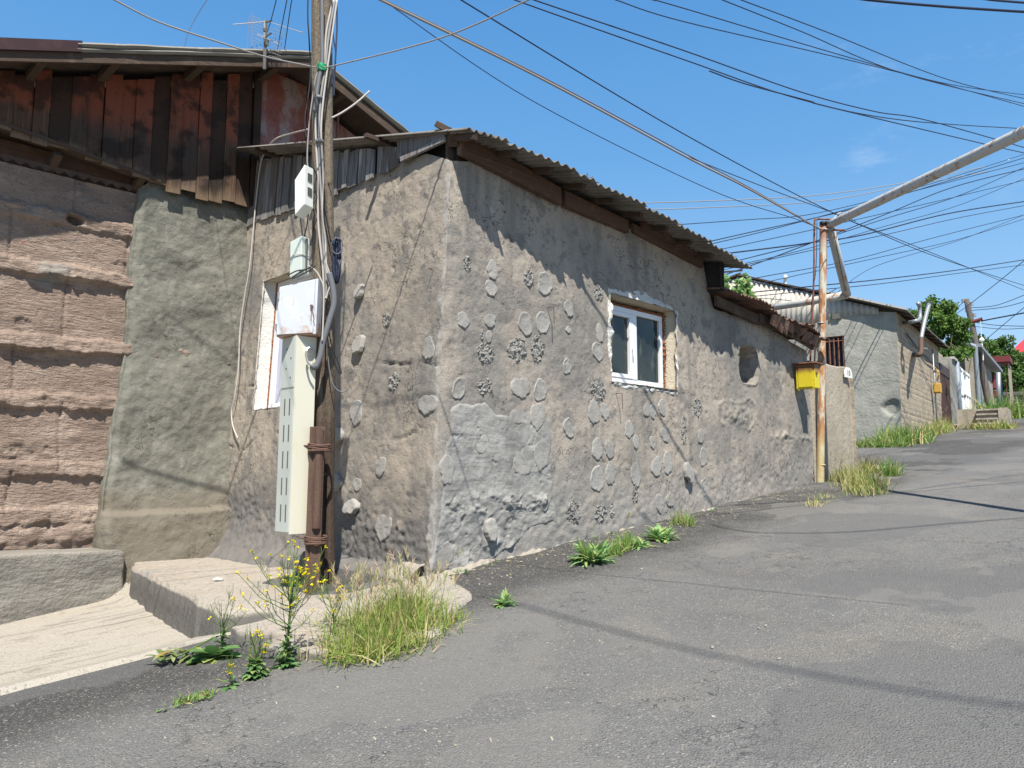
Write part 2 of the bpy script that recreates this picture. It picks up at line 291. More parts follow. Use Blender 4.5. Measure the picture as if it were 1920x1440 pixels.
m_gplast = M('grey_render', (.295, .29, .255), .95, [('n', .7, 5, .42, .62, (.225, .222, .195), .9), ('n', 2.5, 5, .52, .68, (.37, .365, .33), .6), ('n', (1.5, 1.5, .3), 4, .54, .68, (.22, .22, .19), .6), ('n', 20, 4, .58, .7, (.24, .24, .2), .4)], [('n', 10, 5, 1.0), ('n', 3, 4, 1.0)], .025)
m_tanplast = M('tan_render', (.36, .315, .25), .95, [('n', 1.2, 5, .44, .62, (.29, .25, .195), .8), ('n', (3, 3, .5), 5, .54, .68, (.22, .195, .155), .6), ('n', 25, 4, .6, .7, (.44, .4, .33), .4)], [('n', 12, 5, 1.0), ('n', 40, 4, .4)], .02)
m_blind = M('dark_room', (.035, .037, .045), .3, spec=.6)
m_brgate = M('brown_gate_paint', (.075, .045, .038), .6)
m_wgate = M('white_gate_paint', (.78, .78, .75), .5)
m_bpipe = M('blue_grey_pipe_paint', (.20, .24, .28), .55, [('n', 9, 4, .55, .66, (.32, .33, .33), .5)], spec=.4)
m_galv = M('galvanised', (.30, .315, .325), .5, [('n', 8, 3, .5, .65, (.33, .345, .35), .6)], metal=.5, spec=.5)
m_redroof = M('red_roof_tiles', (.55, .035, .05), .6)
m_redframe = M('red_frame_paint', (.16, .035, .035), .6)
m_orangebox = M('orange_box_paint', (.46, .28, .06), .55, [('n', 9, 4, .55, .66, (.4, .2, .04), .6)])
m_bark = M('bark', (.13, .10, .07), .95, (), [('n', 20, 4, 1)], .02)
m_concpole = M('dark_pole', (.13, .11, .10), .9, [('n', (9, 9, 2), 4, .5, .65, (.07, .06, .055), .7)])
def leafmat(name, c1, c2, c3=None, tr=.3):
    L = [('a', 'R', .2, .9, c2, .9, .0, 1)]
    if c3: L.append(('a', 'G', .55, .95, c3, .85, .0, 1))
    return M(name, c1, .6, L, spec=.3, trans=tr)
m_leaf = leafmat('tree_leaves', (.075, .155, .03), (.19, .30, .07), None, .4)
m_leaf2 = leafmat('far_leaves', (.05, .11, .022), (.12, .2, .045))
m_grass = leafmat('grass_blades', (.16, .27, .045), (.32, .40, .085), (.52, .44, .2), .4)
m_grassg = leafmat('green_blades', (.11, .25, .045), (.23, .38, .08), (.42, .40, .16), .4)
m_straw = leafmat('straw', (.42, .34, .17), (.55, .46, .26), None, .3)
m_seed = leafmat('seed_heads', (.46, .40, .22), (.50, .37, .26), (.30, .36, .12), .3)
m_weed = leafmat('weed_leaves', (.10, .22, .065), (.20, .34, .13), (.38, .42, .14), .4)
m_weedlt = leafmat('pale_weed_leaves', (.16, .33, .10), (.32, .48, .22), (.46, .50, .18), .4)
m_stem = leafmat('weed_stems', (.10, .17, .04), (.19, .24, .08), None, .2)
m_flower = leafmat('yellow_petals', (.80, .66, .01), (.85, .74, .03), None, .3)

# ---------------------------------------------------------------- mesh helpers
class MB:
    def __init__(s): s.v = []; s.f = []; s.a = []
    def add(s, vs, fs, a=(0, 0, 0)):
        n = len(s.v)
        vs = [tuple(map(float, q)) for q in vs]
        s.v += vs
        s.a += (list(a) if isinstance(a, list) else [a] * len(vs))
        s.f += [tuple(i + n for i in q) for q in fs]
        return s
    def box(s, c, size, rot=None, bev=0.0, a=(0, 0, 0)):
        bm = bmesh.new(); bmesh.ops.create_cube(bm, size=1)
        for v in bm.verts: v.co = Vector((v.co.x * size[0], v.co.y * size[1], v.co.z * size[2]))
        if bev: bmesh.ops.bevel(bm, geom=bm.edges[:], offset=bev, segments=2, profile=.5, affect='EDGES')
        R = rot or Matrix()
        vs = [R.to_3x3() @ v.co + Vector(c) for v in bm.verts]; bm.verts.index_update()
        fs = [[v.index for v in f.verts] for f in bm.faces]; bm.free()
        return s.add(vs, fs, a)
    def bar(s, p, q, w, h, bev=0.0, a=(0, 0, 0), up=(0, 0, 1)):
        p = Vector(p); q = Vector(q); d = q - p
        x = d.normalized(); y = Vector(up).cross(x)
        if y.length < 1e-4: y = Vector((0, 1, 0)).cross(x)
        y.normalize(); z = x.cross(y)
        R = Matrix((x, y, z)).transposed()
        return s.box((p + q) / 2, (d.length, w, h), R.to_4x4(), bev, a)
    def tube(s, pts, r, n=8, a=(0, 0, 0), cap=True):
        P = [Vector(p) for p in pts]; m = len(P)
        rs = r if isinstance(r, (list, tuple)) else [r] * m
        vs = []; fs = []
        t0 = (P[1] - P[0]).normalized()
        nrm = t0.orthogonal().normalized()
        for i in range(m):
            t = (P[min(i + 1, m - 1)] - P[max(i - 1, 0)]).normalized()
            nrm = (nrm - t * nrm.dot(t))
            if nrm.length < 1e-5: nrm = t.orthogonal()
            nrm.normalize(); b = t.cross(nrm)
            for k in range(n):
                an = 2 * math.pi * k / n
                vs.append(P[i] + (nrm * math.cos(an) + b * math.sin(an)) * rs[i])
        for i in range(m - 1):
            for k in range(n):
                k2 = (k + 1) % n
                fs.append((i * n + k, i * n + k2, (i + 1) * n + k2, (i + 1) * n + k))
        if cap: fs.append(tuple(range(n - 1, -1, -1))); fs.append(tuple((m - 1) * n + k for k in range(n)))
        return s.add(vs, fs, a)
    def prism(s, poly, d, a=(0, 0, 0)):          # a planar outline pushed along d
        n = len(poly); d = Vector(d); P = [Vector(p) for p in poly]
        vs = P + [p + d for p in P]
        fs = [tuple(range(n - 1, -1, -1)), tuple(range(n, 2 * n))]
        fs += [(i, (i + 1) % n, n + (i + 1) % n, n + i) for i in range(n)]
        return s.add(vs, fs, a)
    def build(s, name, mat, parent=None, smooth=False, center=True):
        me = bpy.data.meshes.new(name)
        vs = s.v
        o = bpy.data.objects.new(name, me)
        off = Vector((0, 0, 0))
        if parent is None and center and vs:
            A = np.array(vs); off = Vector(((A[:, 0].min() + A[:, 0].max()) / 2, (A[:, 1].min() + A[:, 1].max()) / 2, A[:, 2].min()))
            vs = [tuple(Vector(v) - off) for v in vs]
        me.from_pydata(vs, [], s.f); me.update()
        at_ = me.color_attributes.new('col', 'FLOAT_COLOR', 'POINT')
        at_.data.foreach_set('color', np.array([(*q, 1) for q in s.a], dtype=np.float32).ravel())
        fin(o, mat, parent, smooth)
        if parent is None: o.location = off
        return o
def fin(o, mat, parent, smooth=False):
    COL.objects.link(o)
    for m in (mat if isinstance(mat, (list, tuple)) else [mat]): o.data.materials.append(m)
    if parent is not None:
        o.parent = parent
        if parent.type == 'EMPTY' and not parent.get('local'): o.location = -parent.location
    if smooth: o.data.polygons.foreach_set('use_smooth', [True] * len(o.data.polygons))
    o.data.update()
def tag(o, label, cat=None, group=None, kind=None):
    if label: o['label'] = label
    if cat: o['category'] = cat
    if group: o['group'] = group
    if kind: o['kind'] = kind
    return o
def thing(name, label, cat, loc, group=None, rz=None):
    o = bpy.data.objects.new(name, None); COL.objects.link(o)
    o.empty_display_size = .2
    o.location = Vector(tuple(map(float, loc)))
    if rz is not None: o.rotation_euler = (0, 0, rz); o['local'] = 1
    return tag(o, label, cat, group)
def solid(o, t, off=-1):
    m = o.modifiers.new('thickness', 'SOLIDIFY'); m.thickness = t; m.offset = off
    return o
def grid(name, U, V, pos, mask, mat, parent, smooth=True):
    Ug, Vg = np.meshgrid(U, V, indexing='ij')
    P = pos(Ug, Vg)
    nu, nv = Ug.shape
    idx = np.arange(nu * nv).reshape(nu, nv)
    q = np.stack([idx[:-1, :-1], idx[1:, :-1], idx[1:, 1:], idx[:-1, 1:]], -1)
    uc = (Ug[:-1, :-1] + Ug[1:, 1:]) / 2; vc = (Vg[:-1, :-1] + Vg[1:, 1:]) / 2
    keep = np.ones(uc.shape, bool) if mask is None else mask(uc, vc)
    q = q[keep]
    used = np.unique(q); rem = -np.ones(nu * nv, int); rem[used] = np.arange(len(used))
    pts = P.reshape(-1, 3)[used]; q = rem[q]
    me = bpy.data.meshes.new(name)
    me.vertices.add(len(pts)); me.vertices.foreach_set('co', pts.ravel().astype(np.float32))
    me.loops.add(q.size); me.loops.foreach_set('vertex_index', q.ravel().astype(np.int32))
    me.polygons.add(len(q)); me.polygons.foreach_set('loop_start', np.arange(0, q.size, 4, dtype=np.int32))
    me.update(calc_edges=True); me.validate()
    o = bpy.data.objects.new(name, me)
    fin(o, mat, parent, smooth)
    return o
def axis(a, b, step, breaks=()):
    ks = [a] + sorted(x for x in breaks if a < x < b) + [b]
    out = []
    for p, q in zip(ks[:-1], ks[1:]):
        n = max(1, int(round((q - p) / step)))
        out += list(np.linspace(p, q, n, endpoint=False))
    return np.array(out + [b])
# ================================================================ ground, road, pads
def struct(o): o['kind'] = 'structure'; return o
U_ = np.unique(np.concatenate([np.linspace(-220, -20, 12), np.linspace(-20, 60, 60), np.linspace(60, 420, 16)]))
V_ = np.unique(np.concatenate([np.linspace(-220, -12, 12), np.linspace(-12, 14, 40), np.linspace(14, 260, 14)]))
struct(grid('ground', U_, V_, lambda u, v: np.stack([u, v, gz(u, v) - .05 - .6 * sstep(-13, -10, u) * sstep(16, 12, u) * sstep(8, 6, v) - .02 * (fbm(u * .7, v * .7, 3) + .5)], -1), None, m_dirt, None))
def road_pos(u, v):
    z = gz(u, v) + .006 + .022 * fbm(u * .35, v * .35, 21, 3) + .006 * fbm(u * 2.2, v * 2.2, 22, 3)
    z = z + .05 * np.exp(-((v + .25) / .5) ** 2) * sstep(-.5, .8, u) * sstep(12, 9, u) * (.6 + fbm(u * 1.3, v * 1.3, 24, 2))     # heaped edge by the wall
    z = z - .035 * np.exp(-(((u - 6.2) / .5) ** 2 + ((v + 3.4) / .3) ** 2)) - .03 * np.exp(-(((u - 3.2) / .35) ** 2 + ((v + 4.1) / .2) ** 2))
    return np.stack([u, v, z], -1)
def road_mask(u, v):
    edge = np.where(u < -1.2, .25 + .0 * u, np.where(u < 11.8, 1.6, 60))
    far = 2.6 + .148 * (u - 22)
    return (v < edge) & ~((u > 12) & (v > far + 2.5 + .3 * fbm(u * .8, 0 * v, 33, 2)) & (u > 20))
struct(grid('road', axis(-9, 12, .07), axis(-9, 1.7, .07), road_pos, road_mask, m_asph, None))
struct(grid('road', np.concatenate([axis(12, 30, .25), axis(30.5, 75, .8)]), axis(-11, 14, .25), road_pos, lambda u, v: ~((v > 9.5) & (u < 21)) , m_asph, None))
struct(grid('road', axis(-9, 12, .5), axis(-14, -9, .5), road_pos, None, m_asph, None))

def pad_soft(u, v, nb): return soft(padpoly, u, v, .12, 2.5, 42, nb)
def padpos(u, v):
    m = sstep(.15, .7, pad_soft(u, v, 2))
    return np.stack([u, v, gz(u, v) - .05 + m * (.09 + .02 * fbm(u * 1.1, v * 1.1, 41, 4))], -1)
def soft(poly, U, V, jit, sc, seed, nblur):
    m = inpoly(U + jit * fbm(U * sc, V * sc, seed, 3), V + jit * fbm(U * sc, V * sc, seed + 5, 3), poly).astype(float)
    for _ in range(nblur):
        m = (m + np.roll(m, 1, 0) + np.roll(m, -1, 0) + np.roll(m, 1, 1) + np.roll(m, -1, 1)) / 5
    return m
padpoly = [(-9.5, -.45), (-3.87, -.36), (-3.3, -.34), (-2.25, -.22), (-1.72, .35), (-1.55, 1.4), (-1.4, 5.3), (-9.5, 5.3)]
def padmask(u, v): return pad_soft(u, v, 3) > .03
struct(grid('pavement', axis(-9, -.9, .045), axis(-.7, 5.3, .045), padpos, padmask, m_pad, None))

# raised slab that the pole stands on: irregular outline, crumbled rim
ZS = -0.10
def onS(px, py): return hit(px, py, (0, 0, 1), ZS)
slabpx = [(250, 1062), (300, 1088), (350, 1113), (400, 1141), (430, 1163), (462, 1190), (520, 1206), (600, 1212), (690, 1200), (760, 1198), (822, 1192), (850, 1160), (885, 1138), (850, 1118), (812, 1090), (700, 1065), (560, 1045), (430, 1036), (262, 1043)]
slabpoly = [tuple(onS(*p)[:2]) for p in slabpx]
xs = [p[0] for p in slabpoly]; ys = [p[1] for p in slabpoly]
def slab_pos(u, v):
    m = soft(slabpoly, u, v, .05, 3, 51, 3)
    top = ZS + .016 * fbm(u * 1.6, v * 1.6, 52, 4) + .014 * fbm(u * 7, v * 7, 53, 3) - .03 * sstep(-.4, -1.2, v + .3 * fbm(u * 2, v * 2, 54, 2))
    tt = sstep(.55, -.15, v); top = top * (1 - tt) + (gz(u, v) + .055 + .035 * fbm(u * 2.6, v * 2.6, 55, 4)) * tt
    return np.stack([u, v, (gz(u, v) - .12) * (1 - sstep(.2, .42, m)) + top * sstep(.2, .42, m)], -1)
def slab_mask(u, v): return soft(slabpoly, u, v, .05, 3, 51, 5) > .02
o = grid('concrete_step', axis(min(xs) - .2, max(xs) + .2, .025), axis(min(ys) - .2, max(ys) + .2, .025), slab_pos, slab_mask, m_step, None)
tag(o, 'raised pale concrete step under the cabinet pole, with a crumbling front edge', 'step')

# ================================================================ the plastered street house
house = thing('plaster_house', 'long low house with patched grey-tan plaster walls and a corrugated roof', 'house', (4.5, 2, .2))
wall = thing  # placeholder name, replaced below
WL, WR, WB, WT = 3.11, float(onY(1266, 650)[0]), 2.33, 3.53       # street window opening
def wtop(u): return np.interp(u, [0, .3, 5.55, 5.62, 5.85, 6.4, 7.7, 9.3], [4.58, 4.66, 4.50, 4.2, 3.74, 3.72, 3.68, 3.42])
nich = (6.93, 2.92, .32, .32)
def rr(u, z, c, p=4): return (np.abs((u - c[0]) / c[2]) ** p + np.abs((z - c[1]) / c[3]) ** p)
def hA(u, z):
    h = .035 * fbm(u * .55, z * .55, 1, 3) + .012 * fbm(u * 3, z * 3, 2, 4) + .006 * fbm(u * 13, z * 13, 3, 3)
    h = h - .010 * sstep(.38, .5, fbm(u * 12, z * 12, 19, 3)) + .004 * fbm(u * 6, z * 6, 20, 4)
    low = sstep(1.0, .3, z - K * u + .5 * fbm(u * 1.5, z * 1.5, 4, 3))
    h = h + low * (.013 * fbm(u * 15, z * 15, 5, 4))
    # cement mound under the niche, shallow round scar, horizontal lumpy seam
    d = np.sqrt(((u - 6.55) / .62) ** 2 + ((z - 2.03) / .22) ** 2) + .75 * fbm(u * 2.3, z * 3, 6, 5)
    h = h + .035 * np.exp(-((d - 1) / .13) ** 2) * np.clip(.5 + 1.6 * fbm(u * 3, z * 3, 18, 3), 0, 2) + .04 * sstep(1.0, .4, d) * (.5 + fbm(u * 12, z * 12, 7, 3))
    h = h - .04 * sstep(1.05, .8, np.sqrt(((u - 6.02) / .2) ** 2 + ((z - 3.22) / .24) ** 2) + .25 * fbm(u * 6, z * 6, 8, 2))
    seam = np.exp(-((z - 1.72 - .12 * fbm(u * 2, 0 * z, 9, 3)) / .07) ** 2) * sstep(7.4, 7.9, u)
    h = h + seam * .06 * (fbm(u * 9, z * 9, 10, 4) + .2)
    q = rr(u + .03 * fbm(u * 5, z * 5, 11, 2), z, nich, 4)
    h = h - .75 * sstep(1.04, .93, q) + .02 * np.exp(-((q - 1.25) / .25) ** 2)
    ew = np.maximum(np.maximum(WL - u, u - WR), np.maximum(WB - z, z - WT))
    h = h + .03 * np.exp(-(np.maximum(ew, 0) / .06) ** 2) * (.3 + 1.6 * fbm(u * 9, z * 9, 12, 3)) * (ew > -.05)
    return h
def corner_fade(d): return sstep(0, .12, d)
def warp(u, z, s): return .022 * fbm(u * 7, z * 7, s, 3)
def wallA(u, v):
    z = np.clip(v, K * u - .25, wtop(u) + .02 * fbm(u * 5, 0 * u, 13, 2))
    ew = np.abs(np.maximum(np.maximum(WL - u, u - WR), np.maximum(WB - z, z - WT)))
    w = np.exp(-(ew / .12) ** 2)
    cf = corner_fade(u)
    x = u + warp(u, z, 14) * w + BAT * np.maximum(z, 0) * (1 - sstep(0, 1.5, u)) + .02 * vn(z * 5, 0 * z, 15) * (1 - cf)
    zz = z + warp(u, z, 16) * w
    return np.stack([x, -hA(u, z) * cf - .02 * vn(z * 6, 0 * z, 17) * (1 - cf), zz], -1)
def maskA(u, v):
    ok = (v < wtop(u) + .02) & (v > K * u - .27)
    return ok & ~((u > WL) & (u < WR) & (v > WB) & (v < WT))
wallA_o = grid('street_wall', axis(0, 9.32, .024, [WL, WR]), axis(-.2, 4.72, .024, [WB, WT]), wallA, maskA, m_plaster, house)
mb = MB()                                           # return at the far end and a core so no light leaks in
mb.box((9.2, 2.2, 1.7), (.2, 4.2, 3.3)); mb.box((5.0, 5.2, 2.2), (8.4, .2, 4.3))
mb.build('back_wall', m_plaster, house)

# gable wall
GY0, GY1, GZ0, GZ1 = float(onX(598, 600)[1]), float(onX(491, 600)[1]), 2.0, 3.93
_gt = [onX(*p) for p in ((842, 284), (800, 288), (745, 306), (620, 362), (480, 412))]
def gtop(y): return np.interp(y, [0] + [p[1] for p in _gt[1:]], [4.60] + [p[2] for p in _gt[1:]])
def hG(y, z):
    h = .04 * fbm(y * .6, z * .6, 61, 3) + .014 * fbm(y * 3, z * 3, 62, 4) + .006 * fbm(y * 13, z * 13, 63, 3)
    h = h - .010 * sstep(.38, .5, fbm(y * 12, z * 12, 73, 3)) + .004 * fbm(y * 6, z * 6, 74, 4)
    low = sstep(1.2, .4, z + .9 * fbm(y * 1.3, z * 1.3, 64, 3))
    h = h + low * .03 * fbm(y * 19, z * 19, 65, 4)
    for zc, s in ((2.35, 66), (1.55, 67)):
        c = zc + .22 * fbm(y * 1.1, 0 * y, s, 4)
        h = h - .03 * np.exp(-((z - c) / .012) ** 2) * sstep(.0, .3, fbm(y * 3, z * 3, s + 9, 3) + .08) + .012 * np.exp(-((z - c - .05) / .06) ** 2) * (fbm(y * 4, z * 4, s + 4, 3) + .3)
    zz = np.clip(z, -.15, 9)
    flare = .34 * np.clip(1 - (zz + .1) / .75, 0, 1) ** 2.4 * sstep(2.4, 3.2, y)
    roll = .26 * np.sqrt(np.clip(1 - ((zz + .1) / (.2 + .06 * fbm(y * 2, 0 * y, 68, 2))) ** 2, 0, 1)) * (.75 + .9 * fbm(y * 1.7, z * 2, 69, 3)) * sstep(.25, .6, y) * sstep(4.4, 3.0, y)
    return h + np.maximum(flare, roll)
def wallG(u, v):
    z = np.clip(v, -.3, gtop(u))
    cf = corner_fade(u)
    ew = np.abs(np.maximum(np.maximum(GY0 - u, u - GY1), np.maximum(GZ0 - z, z - GZ1)))
    w = np.exp(-(ew / .12) ** 2)
    x = BAT * np.maximum(z, 0) + .02 * vn(z * 5, 0 * z, 15) * (1 - cf)
    return np.stack([x - hG(u, z) * cf, u + warp(u, z, 71) * w - .02 * vn(z * 6, 0 * z, 17) * (1 - cf), z + warp(u, z, 72) * w], -1)
def maskG(u, v): return (v < gtop(u) + .02) & ~((u > GY0) & (u < GY1) & (v > GZ0) & (v < GZ1))
wallG_o = grid('gable_wall', axis(0, 5.25, .024, [GY0, GY1]), axis(-.3, 5.35, .024, [GZ0, GZ1]), wallG, maskG, m_gable, house)

# ---- daubs of cement on both walls
def daub(px, py, hw, hh, kind, wallname, par, idx):
    hitf = onY if wallname == 'A' else onX
    c = hitf(px, py); l = hitf(px - hw, py); r = hitf(px + hw, py); t = hitf(px, py - hh); b = hitf(px, py + hh)
    if wallname == 'A': cu, ru = c[0], (r[0] - l[0]) / 2
    else: cu, ru = c[1], (l[1] - r[1]) / 2
    cz, rz = c[2], (t[2] - b[2]) / 2
    n = 48; rings = [0, .3, .55, .75, .88, .96, 1.0] if kind != 'r' else [0, .12, .24, .36, .47, .57, .66, .74, .81, .87, .92, .96, 1.0]
    vs = []; s = idx * 13.7
    for k, q in enumerate(rings):
        for i in range(n if q else 1):
            an = 2 * math.pi * i / n
            ph = [(s * q_ * 1.7) % 6.28 for q_ in (1, 2.3, 3.1, 4.7, 5.9, 7.3)]
            edge = 1 + .09 * math.sin(2 * an + ph[0]) + .06 * math.sin(3 * an + ph[1]) + .04 * math.sin(5 * an + ph[2]) + .02 * math.sin(8 * an + ph[3]) + (.02 if kind != 'r' else .10) * math.sin(13 * an + ph[4]) + (0 if kind != 'r' else .08) * math.sin(19 * an + ph[5])
            if math.sin(an) < -.3 and kind in 'sb': edge += .07 * math.sin(11 * an + ph[5]) * (abs(math.sin(an)) - .3) + .05 * math.sin(6 * an + ph[4])
            uu = cu + ru * q * edge * math.cos(an) * (1 if wallname == 'A' else -1); zz = cz + rz * q * edge * math.sin(an)
            base = float(hA(np.array(uu), np.array(zz)) * corner_fade(uu)) if wallname == 'A' else float(hG(np.array(uu), np.array(zz)) * corner_fade(uu))
            base_c = float(hA(np.array(cu), np.array(cz))) if wallname == 'A' else float(hG(np.array(cu), np.array(cz)))
            tilt = .006 * (1 - math.sin(an) * q)
            tk = {'s': .006, 'o': .007, 'r': .016, 'b': .04}[kind]
            if kind in 'sb':
                hh_ = tk + tilt * .8 + .004 * float(fbm(uu * 20, zz * 20, 84, 3)); prof = {.96: .82, 1.0: -.3}.get(q, 1.0)
                hgt = hh_ * prof
                if kind == 'b': hgt += .02 * (1 - math.sin(an) * q)
            elif kind == 'o':
                hgt = {0: .4, .3: .4, .55: .45, .75: .6, .88: 1.7, .96: 1.2, 1.0: -.3}[q] * tk * (1 + .7 * float(vn(an * 3, s, 85)) * (q > .8)) + .005 * float(fbm(uu * 30, zz * 30, 86, 3))
            else:
                hgt = (tk * (.45 + 2.2 * max(-.12, float(fbm(uu * 38 + s, zz * 38, 87, 4))))) if q < .97 else -.01
            B = base if kind == 'r' else .5 * base + .5 * base_c if q < .97 else base
            hgt = B + max(hgt, -.01)
            if wallname == 'A': vs.append((uu + BAT * max(zz, 0) * (1 - float(sstep(0, 1.5, uu))), -hgt, zz))
            else: vs.append((BAT * zz - hgt, uu, zz))
    fs = [(0, 1 + i, 1 + (i + 1) % n) for i in range(n)]
    for k in range(len(rings) - 2):
        for i in range(n):
            j = (i + 1) % n; o_ = 1 + k * n
            fs.append((o_ + i, o_ + n + i, o_ + n + j, o_ + j))
    m = MB(); m.add(vs, fs)
    ob = m.build('cement_daub', m_cement_r if kind == 'r' else m_cement, par, smooth=True)
    if par.type != 'EMPTY': ob.location = (0, 0, 0)
    return ob
DA = [(908,630,7,12,'s'),(893,626,4,9,'r'),(902,662,17,20,'r'),(969,655,18,23,'r'),(1008,653,12,23,'r'),(985,607,14,22,'o'),(1018,605,12,23,'o'),(1066,618,5,7,'s'),
(1124,625,7,17,'s'),(1120,659,10,19,'o'),(1063,687,8,16,'o'),(895,724,10,14,'r'),(909,723,8,13,'r'),(975,727,18,21,'s'),(1013,732,13,21,'o'),(1121,728,13,22,'r'),(975,780,20,18,'s'),(1007,780,14,26,'s'),
(1114,773,12,21,'s'),(1134,771,8,16,'s'),(1213,769,6,14,'s'),(1225,771,6,14,'s'),(1242,765,7,15,'s'),(1309,763,7,18,'r'),(1283,803,5,26,'r'),(897,826,17,23,'o'),(1067,802,10,20,'o'),
(1179,805,8,18,'s'),(1192,828,6,13,'s'),(1224,830,5,12,'s'),(1249,814,8,17,'s'),(1315,818,6,14,'s'),(830,880,15,27,'s'),(977,868,17,27,'s'),(1014,852,15,30,'s'),(1120,842,11,20,'s'),(1143,843,9,17,'s'),
(1120,898,12,27,'o'),(1146,887,11,21,'s'),(1193,890,10,22,'s'),(1192,928,5,18,'r'),(1231,875,9,20,'s'),(1252,868,9,20,'s'),(1289,885,7,21,'b'),(1320,857,7,19,'o'),(1320,913,5,16,'o'),
(980,933,12,22,'s'),(1017,927,17,33,'s'),(918,954,10,15,'s'),(917,992,12,21,'b'),(1075,960,12,24,'r'),(1126,962,10,19,'r'),(1148,957,4,14,'r'),(1237,943,8,18,'s'),(1257,937,7,15,'s'),(834,1043,17,28,'s'),
(914,504,12,18,'s'),(912,539,12,16,'s'),(990,522,9,17,'r'),(1021,532,15,21,'o'),(1066,578,9,16,'s'),(1122,548,8,17,'r'),(910,600,13,13,'s'),(852,598,13,15,'s'),(857,490,8,16,'r'),(848,728,13,22,'o')]
for i, d in enumerate(DA): daub(*d, 'A', wallA_o, i)
DG = [(676,547,7,13,'b'),(724,600,7,13,'r'),(675,646,9,19,'b'),(739,715,10,16,'r'),(668,773,12,23,'s'),(638,817,8,17,'b'),(714,875,10,19,'s'),(632,905,10,16,'b'),(668,908,8,13,'s'),(661,950,12,15,'b'),(720,988,16,24,'s'),(803,653,12,21,'s'),(803,758,16,20,'s')]
for i, d in enumerate(DG): daub(*d, 'G', wallG_o, i + 90)

# ---- combed cement skim at the street corner
skpx = [(814, 1074), (822, 900), (832, 772), (850, 757), (905, 770), (940, 782), (985, 800), (1030, 770), (1040, 850), (1032, 940), (1044, 985), (960, 1025), (900, 1050)]
skpoly = [(float(onY(*p)[0]), float(onY(*p)[2])) for p in skpx]
skpoly[0] = (.01, -.03)
def sk_soft(u, z, nb): nb = nb + 6; return soft(skpoly, u, z, .2, 2.6, 91, nb)
def skpos(u, z):
    m = sk_soft(u, z, 3)
    sm = sstep(.05, .98, m)
    comb = .0007 * np.sin(z * 120 + 12 * fbm(u * 2.5, z * 2.5, 92, 3) + 3 * u) * sstep(-.1, .15, fbm(u * 2, z * 2, 93, 3) + .08)
    band = np.exp(-((z - .72 - .1 * fbm(u * 3, 0 * u, 94, 2)) / .1) ** 2) + np.exp(-((z - .28 - .1 * fbm(u * 3, 0 * u, 95, 2)) / .08) ** 2)
    lump = band * .05 * np.maximum(0, fbm(u * 7, z * 9, 96, 5)) * 1.6
    rim = .006 * np.exp(-((m - .55) / .25) ** 2) * (.6 + 1.5 * fbm(u * 10, z * 10, 97, 3))
    h = hA(u, z) * corner_fade(u) - .02 + sm * (.028 + comb + lump + .012 * fbm(u * 4, z * 4, 98, 3)) + rim
    return np.stack([u + BAT * np.maximum(z, 0) * (1 - sstep(0, 1.5, u)), -h, z], -1)
o = grid('cement_skim', axis(-.02, 2.1, .012), axis(-.12, 1.95, .012), skpos, lambda u, z: sk_soft(u, z, 4) > .2, m_skim, wallA_o)
o.location = (0, 0, 0)

# ---- crust of mortar along the foot of the street wall
def footpos(u, v):
    w = .12 + .12 * fbm(u * 2.2, 0 * u, 101, 4) + .05 * fbm(u * 14, 0 * u, 107, 2) + .16 * np.exp(-((u - .15) / .3) ** 2)
    y = -w * v + .05
    z = K * u - .015 + (.06 + .05 * fbm(u * 3, 0 * u, 102, 3)) * (1 - v ** 1.5) - .05 * sstep(.8, 1, v) + .05 * fbm(u * 11, v * 3, 103, 4)
    return np.stack([u, y, z], -1)
grid('mortar_foot', axis(-.1, 6.6, .03), np.linspace(0, 1, 12), footpos, lambda u, v: (fbm(u * 1.1, 0 * u, 104, 3) - .2 * v) > -.42, m_foot, house)

# ---- rounded concrete roll along the foot of the gable, broken in places
def rollpos(u, v):
    a = v * math.pi * .55; r = .25 + .12 * fbm(u * 1.6, 0 * u, 161, 4); hgt = .20 + .10 * fbm(u * 1.9, 0 * u, 162, 4)
    n_ = .035 * fbm(u * 5, v * 3, 163, 4)
    base = np.maximum(ZS, np.where(u < .6, K * -.2, -9)) - .06
    return np.stack([.06 - (r + n_) * np.sin(a), u, base + (hgt + n_) * np.cos(a)], -1)
grid('foot_roll', axis(.05, 2.9, .025), np.linspace(0, 1, 18), rollpos, lambda u, v: fbm(u * 2.2, 0 * u, 164, 2) > -.36, m_step, house)

# ---- street window
def frame_bars(mb, x0, x1, z0, z1, y, w, d):
    mb.box(((x0 + x1) / 2, y, z1 - w / 2), (x1 - x0, d, w), None, .006); mb.box(((x0 + x1) / 2, y, z0 + w / 2), (x1 - x0, d, w), None, .006)
    mb.box((x0 + w / 2, y, (z0 + z1) / 2), (w, d * .98, z1 - z0 - 2 * w), None, .006); mb.box((x1 - w / 2, y, (z0 + z1) / 2), (w, d * .98, z1 - z0 - 2 * w), None, .006)
wx0, wx1, wz0, wz1 = 3.02, float(onY(1241, 650, .15)[0]), 2.34, 3.44
win = thing('x', '', '', (0, 0, 0)); bpy.data.objects.remove(win)
mb = MB(); frame_bars(mb, wx0, wx1, wz0, wz1, .17, .075, .07)
xm = (wx0 + wx1) / 2 + .05
mb.box((xm, .165, (wz0 + wz1) / 2), (.11, .075, wz1 - wz0 - .15), None, .006)
winf = mb.build('window', m_upvc, house)
mb = MB(); frame_bars(mb, wx0 + .078, xm - .057, wz0 + .078, wz1 - .078, .155, .06, .06); s = mb.build('sash', m_upvc, winf); s.location = (0, 0, 0)
